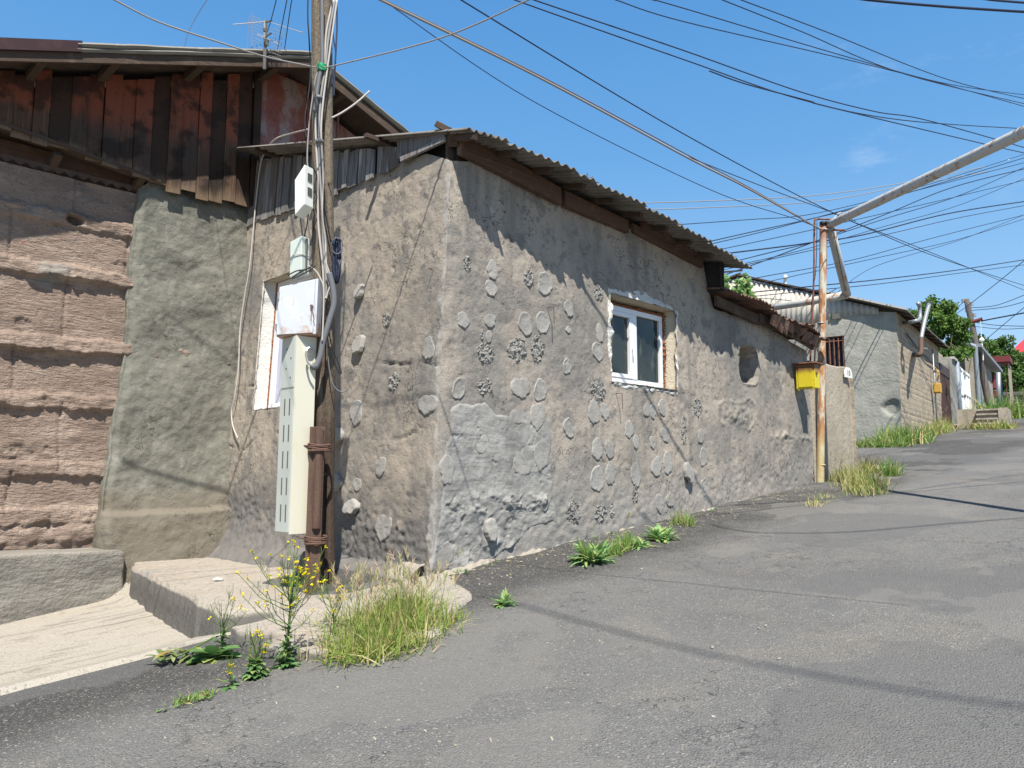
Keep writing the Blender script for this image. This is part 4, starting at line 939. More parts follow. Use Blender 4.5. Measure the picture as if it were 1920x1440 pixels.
# rusted rail that props the pole: T-section up to y=800
sb = onS(588, 1112); st = hit(600, 800, (vd[0], vd[1], 0), vd @ (sb[:2] + vd * 0))
mb = MB(); st = Vector(st); sbv = Vector(sb); sbv.z -= .2
mb.bar(sbv, st, .105, .02, .004, up=(vd[0], vd[1], 0)); mb.bar(sbv - Vector((vd[0], vd[1], 0)) * .05, st - Vector((vd[0], vd[1], 0)) * .05, .018, .1, .003, up=(vd[0], vd[1], 0))
mb.bar(sbv - Vector((vd[0], vd[1], 0)) * .1, st - Vector((vd[0], vd[1], 0)) * .1, .07, .03, .004, up=(vd[0], vd[1], 0))
side = Vector((-vd[1], vd[0], 0))
mb.bar(sbv - side * .075 - Vector((vd[0], vd[1], 0)) * .03, st.lerp(sbv, .0) - side * .075 - Vector((vd[0], vd[1], 0)) * .03, .05, .03, .004, up=(vd[0], vd[1], 0))
mb.tube([st.lerp(sbv, .55) + Vector((vd[0], vd[1], 0)) * .01, st.lerp(sbv, .02) + Vector((vd[0], vd[1], 0)) * .01], .045, 12)
mb.build('rail', m_stake, pole)
for t, nturn in ((.12, 6), (.62, 6)):
    c = st.lerp(sbv, t) - Vector((vd[0], vd[1], 0)) * .06
    pts = []
    for k in range(nturn * 20):
        an = k / 20 * 2 * math.pi; pts.append(c + side * (.11 * math.cos(an)) + Vector((vd[0], vd[1], 0)) * (.13 * math.sin(an)) + Vector((0, 0, .014 * k / 20 - .03 + .008 * math.sin(an * 1.3))))
    pts += [c + side * -.15 + Vector((0, 0, .03)), c + side * -.19 + Vector((0, 0, .05))]
    mb = MB(); mb.tube(pts, .008, 6); mb.build('wire_tie', m_wire, pole, smooth=True)

# meter cabinet
vd3 = Vector((vd[0], vd[1], 0))
def onV(px, py, off):                                 # plane through the pole facing the viewer, moved toward the viewer
    c = np.array([base_p[0], base_p[1]]) + vd * off; n = np.array([vd[0], vd[1], 0]); return hit(px, py, n, n[:2] @ c)
e_top = onV(556, 628, .38); e_bot = onV(542, 1002, .38)
cab = thing('meter_cabinet', 'tall narrow cream metal meter cabinet with slotted door wired to the pole', 'cabinet', e_bot)
ex = Vector((.235, 0, 0)); ey = Vector((0, .27, 0))
lean = Vector(e_top) - Vector(e_bot)
mb = MB()
def slab8(mb, o, a, b, c, t=(0, 0, 0)):
    o = Vector(o); vs = [o, o + a, o + a + b, o + b, o + c, o + a + c, o + a + b + c, o + b + c]
    return mb.add(vs, [(3, 2, 1, 0), (4, 5, 6, 7), (0, 1, 5, 4), (1, 2, 6, 5), (2, 3, 7, 6), (3, 0, 4, 7)], t)
slab8(mb, e_bot, ex, ey, lean); mb.build('body', m_cream, cab)
mb = MB(); slab8(mb, Vector(e_bot) + Vector((-.014, .006, .02)), Vector((.012, 0, 0)), ey * .95, lean * .715); dr = mb.build('door', m_door, cab)
mb = MB(); slab8(mb, Vector(e_bot) + lean * .735 + Vector((-.014, .006, 0)), Vector((.012, 0, 0)), ey * .95, lean * .26); mb.build('upper_door', m_door, cab)
for r_ in range(5):
    for c_ in range(2):
        mb = MB(); o_ = Vector(e_bot) + lean * (.06 + r_ * .133) + Vector((-.0165, .05 + c_ * .1, 0)); slab8(mb, o_, Vector((.004, 0, 0)), Vector((0, .022, 0)), lean * .085); sl = mb.build('slot', m_slot, dr); sl.location = (0, 0, 0)
for r_ in range(4):
    mb = MB(); o_ = Vector(e_bot) + lean * (.78 + r_ * .05) + Vector((-.0165, .06 + (r_ % 2) * .09, 0)); slab8(mb, o_, Vector((.004, 0, 0)), Vector((0, .02, 0)), lean * .008); mb.build('slot', m_slot, cab)
pt = onV(576, 657, .36); mb = MB()
pc = Vector(e_bot) + lean * .925 + ex * .62
mb.tube([pc + Vector((0, .02, 0)), pc + Vector((0, -.03, 0))], .045, 20); mb.build('cable_gland', m_plasw, cab, smooth=True)
mb = MB(); mb.tube([pc + Vector((0, -.025, 0)), pc + Vector((0, -.032, 0))], .03, 16); mb.build('gland_hole', m_slot, cab)

# square steel box above it
def facebox(name, label, cat, corners, back, offs, mat, fmat=None):
    P_ = [Vector(onV(px, py, offs)) for px, py in corners]
    # real depth: turn the face so that its left edge recedes
    piv = P_[1]
    Rz = Matrix.Rotation(back, 3, 'Z')
    P_ = [piv + Rz @ (p - piv) for p in P_]
    return P_
P4 = facebox('', '', '', [(521, 534), (597, 522), (592, 626), (513, 627)], math.radians(-14), .42, None)
# order: tl, tr, br, bl ; thickness away from the viewer
nb_ = ((P4[1] - P4[0]).cross(P4[3] - P4[0])).normalized()
if nb_.dot(vd3) > 0: nb_ = -nb_
sbx = thing('steel_box', 'square grey steel box with a rusty rim and small padlocked latch above the tall cabinet', 'box', P4[3])
def wedge(mb, P, d, a=None):
    vs = list(P) + [p + d for p in P]
    return mb.add(vs, [(0, 1, 2, 3), (7, 6, 5, 4), (0, 4, 5, 1), (1, 5, 6, 2), (2, 6, 7, 3), (3, 7, 4, 0)], a or (0, 0, 0))
mb = MB(); wedge(mb, P4, nb_ * .19, [(0, 0, 0), (0, 0, 0), (0, .75, 0), (0, .7, 0)] * 2); mb.build('body', m_boxg, sbx)
def lerp2(P, u, v): return P[0].lerp(P[1], u).lerp(P[3].lerp(P[2], u), v)
Pd = [lerp2(P4, a, b) - nb_ * .003 for a, b in ((.03, .025), (.93, .025), (.93, .975), (.03, .975))]
mb = MB(); wedge(mb, Pd, -nb_ * .014, [(0, .05, 0), (0, .2, 0), (0, .62, 0), (0, .5, 0)] * 2); dd = mb.build('door', m_boxg, sbx)
lc = lerp2(P4, .88, .5) - nb_ * .02
mb = MB(); mb.tube([lc, lc - nb_ * .02], .016, 10); mb.tube([lc - nb_ * .015, lc - nb_ * .02 + Vector((0, 0, -.16))], .003, 5); mb.tube([lc - nb_ * .015, lc - nb_ * .02 + Vector((.03, -.02, -.15))], .003, 5); h_ = mb.build('latch', m_wire, dd); h_.location = (0, 0, 0)
for v_ in (.18, .82):
    c = lerp2(P4, .0, v_) - nb_ * .008; mb = MB(); mb.tube([c + Vector((0, 0, .035)), c - Vector((0, 0, .035))], .011, 8); mb.build('hinge', m_galv, sbx)

def junction(name, label, front, sidepx, mat, parts):
    P_ = [Vector(onV(px, py, .40)) for px, py in front]
    P_ = [P_[1] + Matrix.Rotation(math.radians(-38), 3, 'Z') @ ((p - P_[1]) * 1.18) for p in P_]
    nb = ((P_[1] - P_[0]).cross(P_[3] - P_[0])).normalized()
    if nb.dot(vd3) > 0: nb = -nb
    b = thing('junction_box', label, 'junction box', P_[3])
    bm = bmesh.new(); vv = [bm.verts.new(p) for p in P_] + [bm.verts.new(p + nb * sidepx) for p in P_]
    for f in [(0, 1, 2, 3), (7, 6, 5, 4), (0, 4, 5, 1), (1, 5, 6, 2), (2, 6, 7, 3), (3, 7, 4, 0)]: bm.faces.new([vv[i] for i in f])
    bmesh.ops.bevel(bm, geom=bm.edges[:], offset=.014, segments=3, profile=.6, affect='EDGES'); bm.verts.index_update()
    mb = MB(); mb.add([v.co for v in bm.verts], [[v.index for v in f.verts] for f in bm.faces]); bm.free()
    mb.build('casing', mat, b, smooth=False)
    return P_, nb, b
P_, nb, jb = junction('', 'white plastic junction box with vent ribs, upper of two on the pole', [(550, 328), (571, 307), (571, 372), (551, 386)], .15, m_plasw, None)
mb = MB()
for g0 in (.2, .55):
    for k in range(6):
        a = P_[1].lerp(P_[2], g0 + k * .035) + nb * .05; s_ = (P_[1] - P_[0]).normalized()
        mb.bar(a + s_ * .003, a + nb * .07 + s_ * .003, .012, .008)
mb.build('vents', m_slot, jb)
P_, nb, jb2 = junction('', 'grey-green plastic junction box strapped with white cord, lower of two on the pole', [(541, 447), (566, 441), (566, 500), (540, 505)], .13, m_plasg, None)
mb = MB(); s_ = (P_[1] - P_[0]).normalized(); a = lerp2(P_, -.1, .5); b = lerp2(P_, 1.02, .52); mb.tube([a - nb * .005, lerp2(P_, .4, .44) - nb * .012, b - nb * .006, b + nb * .13 + s_ * .01], .005, 6); mb.build('cord', m_whitec, jb2, smooth=True)
mb = MB(); mb.box(P_[1].lerp(P_[2], .5) + nb * .065 + s_ * .004, (.02, .02, (P_[1] - P_[2]).length * .9), Matrix.Rotation(.5, 4, 'Z')); mb.build('lid_seam', m_slot, jb2)

# ---- cables on the pole
def smooth_path(P, n=8):
    P = [Vector(p) for p in P]; out = []
    for i in range(len(P) - 1):
        p0 = P[max(i - 1, 0)]; p1 = P[i]; p2 = P[i + 1]; p3 = P[min(i + 2, len(P) - 1)]
        for k in range(n):
            t = k / n
            out.append(.5 * ((2 * p1) + (-p0 + p2) * t + (2 * p0 - 5 * p1 + 4 * p2 - p3) * t * t + (-p0 + 3 * p1 - 3 * p2 + p3) * t ** 3))
    return out + [P[-1]]
def cable(name, label, cat, pts, r, mat, group=None, n=8):
    mb = MB(); mb.tube(smooth_path(pts), r, n); return tag(mb.build(name, mat, None, smooth=True), label, cat, group)
def pv(lst, off): return [onV(x_, y_, off if len(q) < 3 else q[2]) for q in lst for x_, y_ in [q[:2]]]
pc_ = [
 ('pale cable running down the pole groove, leftmost of the white bundle', [(625, 0), (612, 60), (608, 120), (600, 135), (594, 190), (592, 250), (596, 330), (597, 420), (605, 500), (608, 560)], m_whitec, .012),
 ('pale cable in the middle of the bundle down the pole', [(628, 0), (616, 70), (610, 128), (602, 180), (598, 250), (600, 320), (604, 400), (607, 470), (612, 540), (604, 590)], m_greyc, .013),
 ('pinkish pale cable on the right of the bundle down the pole', [(632, 0), (622, 70), (614, 128), (606, 190), (602, 250), (606, 330), (604, 400), (610, 450), (612, 500), (618, 540), (610, 560)], m_whitec, .011),
 ('thin grey cable curving out of the tie and down the pole', [(606, 128), (594, 140), (588, 170), (580, 230), (576, 300), (582, 330)], m_greyc, .008),
 ('black cable hugging the left edge of the pole top', [(578, -20), (577, 30), (580, 80), (582, 140), (578, 180), (572, 220), (574, 260)], m_black, .008),
 ('black cable down the pole groove behind the green tie', [(604, -20), (604, 60), (604, 120), (598, 150), (590, 210)], m_hose, .022),
 ('blue-black cable dangling off the right side of the pole top', [(630, -20), (632, 40), (630, 90), (627, 150), (626, 180)], m_blueblack, .009),
 ('second blue-black cable looping right of the pole top', [(622, -20), (624, 60), (629, 95), (628, 120), (622, 160)], m_blueblack, .008),
 ('thin black cable from the white junction box down to the grey one', [(580, 385), (576, 420), (570, 450), (572, 500), (566, 520)], m_black, .006),
 ('black cable leaving the bottom of the white junction box', [(560, 388), (568, 396), (584, 392), (590, 400), (588, 430), (582, 460)], m_black, .009),
 ('black cable looped behind the white junction box', [(586, 312), (594, 330), (590, 350), (594, 370), (586, 384)], m_black, .007),
 ('thin black wire crossing the lower pole and drooping over the wall', [(608, 560), (614, 620), (616, 680), (624, 720), (640, 735), (655, 728)], m_hose, .007),
 ('black wire slanting down the right of the pole to a hanging coil', [(605, 372), (612, 410), (620, 450), (632, 470)], m_black, .008),
]
for i, (lab, pts, mt, r) in enumerate(pc_):
    cable('cable', lab, 'cable', pv(pts, .16 + .012 * (i % 3)), r, mt)
cable('hose', 'thick grey corrugated hose bending from the pole into the cabinet', 'hose', pv([(617, 512), (624, 540), (626, 570), (618, 600), (606, 640), (603, 655), (600, 670), (592, 688), (584, 684)], .3), .032, m_hose, None, 12)
cable('cable', 'bundle of thin wires curling from the hose into the cabinet gland', 'cable', pv([(586, 686), (578, 680), (574, 665), (575, 658)], .40), .012, m_greyc)
cable('cable', 'white cable arching from the grey junction box over the steel box', 'cable', pv([(578, 498), (592, 508), (602, 525), (607, 545), (606, 600), (604, 640)], .34), .009, m_whitec)
cable('cable', 'white cable kinked beside the hose on the pole', 'cable', pv([(610, 490), (617, 510), (620, 530), (614, 550), (612, 560)], .30), .008, m_whitec)
cable('cable', 'long thin black wires trailing past the cabinet to a low loop', 'cable', pv([(608, 560), (620, 640), (634, 680), (640, 700), (632, 692), (618, 650)], .2), .006, m_black)
cable('cable', 'dark wires draped across the top of the steel box', 'cable', pv([(540, 516), (556, 508), (572, 505), (584, 500), (560, 512), (548, 522), (575, 510), (592, 498)], .40), .007, m_black)
mb = MB()
for k in range(9):
    c = onV(632 + random.uniform(-3, 3), 487, .16 + .03 * random.random()); pts = []
    for j in range(25):
        an = 2 * math.pi * j / 24; pts.append(Vector(c) + side * ((.012 + .008 * (k % 4)) * math.cos(an)) + Vector((0, 0, 1)) * ((.20 + .02 * (k % 4)) * math.sin(an)) + vd3 * (.02 * math.sin(an * 2 + k)))
    mb.tube(pts, .009, 6)
tag(mb.build('cable_coil', m_blueblack, None, smooth=True), 'coil of blue-black cable hanging on the right of the pole', 'cable coil')
mb = MB()
for k in range(3):
    c = onV(632, 462, .18); pts = [Vector(c) + side * (.06 * math.cos(a)) + Vector((0, 0, 1)) * (.09 * math.sin(a)) + vd3 * (.01 * k) for a in np.linspace(0, 6.2, 20)]
    mb.tube(pts, .006, 6)
tag(mb.build('wire_loop', m_hose, None, smooth=True), 'small open loop of grey wire above the hanging coil', 'wire loop')
mb = MB()
for k in range(6):
    c = Vector(onV(604, 128, .17)); pts = [c + side * (.045 * math.cos(a)) + vd3 * (.045 * math.sin(a)) + Vector((0, 0, .012 * k - .03 + .006 * math.sin(3 * a))) for a in np.linspace(0, 6.3, 16)]
    mb.tube(pts, .008, 6)
mb.tube([onV(600, 118, .2), onV(604, 124, .22), onV(608, 132, .2), onV(612, 126, .2)], .012, 6)
tag(mb.build('cable_tie', m_green, None, smooth=True), 'knotted bright green tie holding the cables at the pole top', 'tie')
for (x_, y_), lab in (((598, 184), 'dark tape band round the white cables, upper one'), ((599, 266), 'dark tape band round the white cables, lower one')):
    c = Vector(onV(x_, y_, .17)); mb = MB(); mb.tube([c - Vector((0, 0, .02)), c + Vector((0, 0, .02))], .045, 14); tag(mb.build('tape_band', m_hose, None, smooth=True), lab, 'tape')
# white cord hanging across the gable, and the bare white rod by the pole
wc = [onV(576, 243, .15), onX(548, 250, -.25), onX(515, 262, -.22), onX(492, 295, -.15)] + [onX(a, b, -.08) for a, b in ((483, 350), (474, 440), (468, 500), (458, 560), (450, 620), (447, 690), (440, 745), (434, 772), (437, 800), (446, 822))]
cable('cable', 'single white cable arching from the pole and hanging down the gable wall', 'cable', wc, .011, m_whitec)
cable('cable', 'short stiff white cable end sticking out right of the pole', 'cable', pv([(622, 221), (640, 212), (668, 193), (693, 171)], .1), .011, m_whitec)
# ================================================================ gas line post, pipes, yellow box
POX, POY = 9.65, -.14
pzb = float(gz(POX, POY))
def onP(px, py, dd=0.0):                             # plane through the post square to the view
    n = np.array([FW[0], FW[1], 0]); n /= np.linalg.norm(n); return hit(px, py, n, n @ np.array([POX, POY, 0]) + dd)
gas = thing('gas_pipeline', 'rusty gas post carrying a long white overhead pipe across the street', 'gas pipe', (POX, POY, pzb))
ptp = onP(1544, 418); pbt = onP(1537, 905); pbt[2] = pzb - .15
mb = MB(); mb.tube([pbt + (ptp - pbt) * t for t in np.linspace(0, 1, 30)], .072, 18); mb.build('post', m_rustpaint, gas, smooth=True)
mb = MB(); mb.tube([ptp - (0, 0, .06), ptp + (0, 0, .02)], .076, 18); mb.build('post_cap', m_black, gas, smooth=True)
for py in (606, 872):
    c = onP(1540, py); mb = MB(); mb.tube([c - (0, 0, .012), c + (0, 0, .012)], .078, 18); mb.build('clamp', m_galv if py == 606 else m_rustpaint, gas, smooth=True)
dpost = float((ptp - CAM) @ FW)
o0 = at(1556, 421, dpost - .05); o1 = at(1915, 250, 10.2); o2_ = o1 + (o1 - o0) * .8
mb = MB(); pts = [o0 + (o2_ - o0) * t + np.array([0, 0, -.10 * math.sin(math.pi * t)]) * 0 for t in np.linspace(0, 1, 40)]
mb.tube(pts, .082, 18); mb.build('overhead_pipe', m_pipew, gas, smooth=True)
b1 = at(1588, 553, dpost + 1.2)
mb = MB(); mb.tube([at(1556, 424, dpost - .02), at(1572, 490, dpost + .6), b1], .085, 16); mb.build('brace_pipe', m_pipew, gas, smooth=True)
mb = MB(); mb.tube([b1, at(1500, 568, dpost + 1.9), at(1400, 583, dpost + 2.6)], .085, 16); mb.build('return_pipe', m_pipew, gas, smooth=True)
mb = MB(); mb.tube(smooth_path([at(1574, 412, dpost - .12), at(1545, 411, dpost - .12), at(1531, 412, dpost - .12), at(1527, 422, dpost - .12), at(1526, 520, dpost - .15), at(1522, 620, dpost - .15), at(1519, 683, dpost - .15)]), .019, 8); mb.build('riser_pipe', m_rust, gas, smooth=True)
mb = MB(); mb.tube([at(1536, 428, dpost - .1), at(1566, 431, dpost - .12)], .014, 8); mb.build('clamp_rod', m_galv, gas); mb = MB(); mb.tube([at(1562, 431, dpost - .12), at(1585, 432, dpost - .12)], .022, 8); mb.build('rod_sleeve', m_rust, gas)
mb = MB(); mb.tube(smooth_path([at(1562, 412, dpost - .1), at(1570, 402, dpost - .1), at(1577, 399, dpost - .1), at(1584, 402, dpost - .1)]), .012, 8); mb.build('hook', m_pipew, gas, smooth=True)
mb = MB(); mb.tube(smooth_path([at(1536, 635, dpost - .1), at(1531, 650, dpost - .1), at(1536, 668, dpost - .1), at(1530, 684, dpost - .1)]), .010, 8); mb.tube(smooth_path([at(1529, 640, dpost + .05), at(1528, 662, dpost), at(1527, 684, dpost)]), .014, 8); mb.build('valve_pipe', m_rust, gas, smooth=True)
yb = onY(1529, 727, -.42)
yt = float(onY(1529, 681, -.42)[2])
ybx = thing('gas_box', 'bright yellow gas regulator box with a rust-stained lid fixed to the gas post', 'gas box', yb)
hx, hy, hz = .20, .36, yt - yb[2]
mb = MB(); mb.box((yb[0] + hx / 2, yb[1] + hy / 2, yb[2] + hz / 2), (hx, hy, hz), None, .008); mb.build('casing', m_yellow, ybx)
mb = MB(); mb.box((yb[0] + hx / 2, yb[1] + hy / 2, yt + .012), (hx + .09, hy + .09, .022), Matrix.Rotation(.03, 4, 'X'), .004); mb.build('lid', m_rust, ybx)
mb = MB(); mb.box((yb[0] - .006, yb[1] + .18, yb[2] + hz * .46), (.01, .27, hz * .8), None, .003); d_ = mb.build('door', m_yellow, ybx)
mb = MB(); mb.box((yb[0] + .05, yb[1] - .012, yb[2] + hz * .6), (.05, .03, .05), None, .004); mb.build('latch', m_rust, ybx)
for s_ in (.04, .32):
    mb = MB(); mb.box((yb[0] + .02, yb[1] + s_, yb[2] - .012), (.03, .03, .02)); mb.build('foot', m_yellow, ybx)

# ---- low boundary wall with the number plate
bx0, bx1 = 9.42, float(onY(1603, 780)[0])
_bw = [onY(*p) for p in ((1546, 681), (1568, 686), (1582, 687), (1600, 689))]
def bwpos(u, v):
    zt = np.interp(u, [9.3] + [p[0] for p in _bw] + [12.2], [float(_bw[0][2])] + [p[2] for p in _bw] + [float(_bw[-1][2]) - .1]) + .02 * fbm(u * 5, 0 * u, 402, 3)
    zb = gz(u, 0) - .3
    z = zb + (zt - zb) * np.clip(v, 0, 1)
    y = .02 - .02 * fbm(u * 1.2, v * 3, 403, 4) - .006 * fbm(u * 8, v * 20, 404, 3) + np.clip(v - 1, 0, 1) * .3 + .04 * sstep(11.2, 11.45, u)
    return np.stack([u, y, z], -1)
bw = thing('boundary_wall', 'tan rendered garden wall with a ragged top edge behind the gas post', 'wall', (10.4, .1, 1.0))
grid('wall_face', axis(bx0, bx1, .03), np.concatenate([np.linspace(0, 1, 80), [1.02, 1.5, 2.0]]), bwpos, None, m_tanplast, bw)
def bwend(u, v):
    zb = gz(11.4, 0) - .3; z = zb + (float(_bw[-1][2]) - .05 - zb) * v
    return np.stack([bx1 + .03 * fbm(u * 5, v * 9, 405, 3), .02 + u + .02 * fbm(v * 9, u, 406, 2), z], -1)
grid('wall_end', np.linspace(-.02, .3, 9), np.linspace(0, 1, 60), bwend, None, m_tanplast, bw)
pl = onY(1584, 702, -.03); pr = onY(1597.5, 702, -.03)
hw_ = (pr[0] - pl[0]) / 2; hh_ = .22; cx_ = (pr[0] + pl[0]) / 2; zb_ = float(onY(1590, 708, -.03)[2])
poly = [(cx_ - hw_, -.035, zb_)] + [(cx_ + hw_ * math.cos(a), -.035, zb_ + .07 + (hh_ - .07) * math.sin(a)) for a in np.linspace(math.pi, 0, 16)] + [(cx_ + hw_, -.035, zb_)]
npl = thing('number_plate', 'white arched house number plate on the end of the tan garden wall', 'number plate', (cx_, -.04, zb_))
mb = MB(); mb.prism(poly, (0, .02, 0)); mb.build('plate', m_plasw, npl)
cu = bpy.data.curves.new('digits', 'FONT'); cu.body = '15'; cu.size = .15; cu.align_x = 'CENTER'; cu.extrude = .002
to = bpy.data.objects.new('digits', cu); COL.objects.link(to); bpy.context.view_layer.update()
dg = bpy.context.evaluated_depsgraph_get(); me = bpy.data.meshes.new_from_object(to.evaluated_get(dg)); bpy.data.objects.remove(to)
me.transform(Matrix.Translation((cx_, -.039, zb_ + .05)) @ Matrix.Rotation(math.pi / 2, 4, 'X') @ Matrix.Diagonal((1.25, 1, 1, 1)))
me.materials.clear(); dob = bpy.data.objects.new('digits', me); fin(dob, m_slot, npl)

# ================================================================ houses up the street (a frame turned 8.5 degrees)
A2 = math.radians(8.5)
O2 = onG(1693, 828)
u2 = np.array([math.cos(A2), math.sin(A2), 0]); w2 = np.array([-math.sin(A2), math.cos(A2), 0])
def loc2(p): d = p - O2; return np.array([d @ u2, d @ w2, d[2]])
def f2(px, py, y=0.): return loc2(hit(px, py, w2, w2 @ O2 + y))
def e2(px, py, x=0.): return loc2(hit(px, py, u2, u2 @ O2 + x))
def t2(name, label, cat, l=(0, 0, 0), group=None):
    o = thing(name, label, cat, O2, group, A2); return o
def tag2(mb, name, mat, label, cat, group=None, smooth=False, kind=None):
    o = mb.build(name, mat, None, smooth, center=False); o.location = Vector(O2); o.rotation_euler = (0, 0, A2)
    return tag(o, label, cat, group, kind)
h2 = t2('rendered_house', 'grey rendered house up the street with a pale corrugated gable and a block side wall', 'house')
CT = 4.72                                            # height of the corner above its foot
mtop = lambda y: np.interp(y, [-.2, .3, 1.2, 2.0, 3.2, 5.0, 7.5], [4.55, 4.62, 4.78, 4.62, 4.42, 4.3, 4.2])
WY0, WY1 = float(e2(1585, 690)[1]), float(e2(1546, 690)[1]); WZ0, WZ1 = 2.62, 3.92
def ewpos(u, v):
    z = np.minimum(v, mtop(u)); h = .05 * fbm(u * .6, z * .6, 411, 3) + .02 * fbm(u * 2.5, z * 2.5, 412, 4)
    h = h - .09 * sstep(1.05, .75, np.sqrt(((u - .25) / .35) ** 2 + ((z - 1.15) / .3) ** 2) + .5 * fbm(u * 4, z * 4, 413, 3))
    return np.stack([-h * sstep(0, .15, u) - 0 * u, u, z], -1)
grid('end_wall', axis(0, 8.5, .06, [WY0, WY1]), axis(-1.2, 4.9, .06, [WZ0, WZ1]), ewpos, lambda u, v: (v < mtop(u) + .05) & ~((u > WY0) & (u < WY1) & (v > WZ0) & (v < WZ1)), m_gplast, h2)
xe = float(f2(1763, 720)[0])
def bwall(u, v):
    h = .03 * fbm(u * .8, v * .8, 421, 3) + .015 * fbm(u * 4, v * 4, 422, 3)
    row = np.abs((v / .21) % 1 - .5) * 2; h = h - .02 * sstep(.86, 1.0, row) * (1 + fbm(u * 2, v * 2, 423, 2))
    return np.stack([u, -h * sstep(0, .15, u), v], -1)
grid('block_wall', axis(0, xe, .05), axis(-1.0, 4.62, .04), bwall, None, m_brick, h2)
mb = MB(); mb.box((xe / 2, 4.2, 1.7), (xe - .3, 8.0, 5.2)); mb.build('core', m_dark, h2)
zr2 = lambda y: np.where(y < 5.6, 4.70 + .375 * y, 4.70 + .375 * 5.6 - .25 * (y - 5.6))     # rake of the roof
A = axis(.55, 8.2, .028); T = np.array([0, 1.])
def cgp(u, v):
    zb = mtop(u) - .12; zt = zr2(u) - .12
    return np.stack([-.01 + .028 * np.sin(u * 2 * math.pi / .19), u, zb + np.maximum(zt - zb, .0) * v], -1)
solid(grid('corrugated_gable', A, T, cgp, None, m_slate_lt, h2), .008)
mb = MB(); mb.prism([(.1, .0, 4.3), (.1, 5.6, 4.2), (.1, 5.6, float(zr2(5.6)) - .1), (.1, 0, 4.68)], (.05, 0, 0)); mb.build('gable_backing', m_soffit, h2)
mb = MB(); mb.box((-.02, float(e2(1568, 577)[1]), float(mtop(2.0)) + .03), (.2, .25, .2)); mb.build('gable_gap', m_slot, h2)
mb = MB()
for (ya, yb_, xa) in ((-.42, 2.2, -.3), (2.2, 5.6, -.04), (5.6, 8.5, -.04)):
    mb.prism([(xa, ya, float(zr2(ya)) - .03), (xa, yb_, float(zr2(yb_)) - .03), (xa, yb_, float(zr2(yb_)) + .02), (xa, ya, float(zr2(ya)) + .02)], (xe + .3 - xa, 0, 0))
mb.build('roof', m_slate, h2)
mb = MB(); mb.bar((-.31, -.42, float(zr2(-.42)) + .03), (-.31, 2.2, float(zr2(2.2)) + .03), .05, .06); mb.build('rake_strip', m_whitec, h2)
mb = MB(); mb.bar((-.08, 2.2, float(zr2(2.2)) + .02), (-.08, 5.7, float(zr2(5.7)) + .02), .05, .05); mb.bar((-.08, 5.5, float(zr2(5.6)) + .02), (-.08, 8.4, float(zr2(8.4)) + .03), .05, .06); mb.build('rake_board', m_soffit, h2)
mb = MB(); mb.bar((-.45, 5.3, float(zr2(5.6)) + .02), (-.25, 6.1, float(zr2(5.6)) + .12), .06, .06); mb.bar((-.4, 5.95, float(zr2(5.6)) - .08), (-.3, 6.25, float(zr2(5.6)) + .06), .12, .1); mb.build('ridge_timber', m_soffit, h2)
for k in range(9):
    x = .3 + k * (xe - .5) / 8; mb = MB(); mb.bar((x, -.4, float(zr2(-.4)) - .07), (x, .3, float(zr2(.3)) - .07), .08, .08); mb.build('rafter', m_soffit, h2)
mb = MB(); frame_y = (WY0, WY1)
for (a, b) in (((WY0, WZ0), (WY1, WZ0)), ((WY1, WZ0), (WY1, WZ1)), ((WY1, WZ1), (WY0, WZ1)), ((WY0, WZ1), (WY0, WZ0))): mb.bar((.06, *a), (.06, *b), .06, .06)
w_ = mb.build('window', m_rust, h2)
mb = MB(); mb.box((.16, (WY0 + WY1) / 2, (WZ0 + WZ1) / 2), (.02, WY1 - WY0, WZ1 - WZ0)); mb.build('pane', m_blind, w_)
for k in range(5):
    y = WY0 + (WY1 - WY0) * (k + .3) / 4.6; mb = MB(); mb.tube([(.03, y, WZ0), (.03, y, WZ1)], .02, 8); mb.build('bar', m_rust, w_)
mb = MB(); mb.tube([(.03, WY0, WZ1 - .18), (.03, WY1, WZ1 - .18)], .018, 8); mb.build('crossbar', m_rust, w_)
# flues and gas pipes on the street side of that house
def flue(pts, r, name, mat): mb = MB(); mb.tube(smooth_path(pts, 6), r, 14); return mb.build(name, mat, h2, smooth=True)
fa = f2(1696, 606, 0); flue([fa, f2(1712, 603, -.55), f2(1722, 600, -.7), f2(1725, 594, -.72), f2(1724, 575, -.72), f2(1721, 569, -.72)], .065, 'flue', m_galv)
fb = [f2(1727, 635, -.55), f2(1733, 605, -.62), f2(1742, 570, -.7)]
flue(fb, .075, 'flue', m_galv); mb = MB(); mb.tube([fb[2], fb[2] + (fb[2] - fb[1]) * .06], [.13, .08], 14); mb.build('flue_cap', m_galv, h2)
flue([f2(1716, 665, 0), f2(1722, 666, -.5), f2(1727, 660, -.58), f2(1727, 636, -.55)], .078, 'flue_elbow', m_stake)
mb = MB(); mb.tube([f2(1729, 653, -.6), f2(1738, 654, -.7)], .03, 8); mb.build('flue_bracket', m_galv, h2)
mb = MB(); mb.tube(smooth_path([f2(1700, 625, -.06), f2(1713, 643, -.08), f2(1735, 668, -.08), f2(1758, 690, -.08)]), .025, 6); mb.build('wall_cable', m_black, h2)
ob_ = f2(1757, 737, -.25)
gb2 = t2('gas_box', 'small orange-yellow gas box far up the street beside the brown gate', 'gas box')
mb = MB(); mb.box(ob_ + (.2, 0, .22), (.26, .3, .42), None, .02); mb.build('casing', m_orangebox, gb2)
mb = MB(); mb.box(ob_ + (.06, -.01, .22), (.03, .24, .34), None, .01); mb.build('door', m_orangebox, gb2)
mb = MB(); mb.tube([ob_ + (.25, .1, -1.6), ob_ + (.25, .1, 1.9)], .03, 10); mb.build('gas_riser', m_galv, gb2, smooth=True)
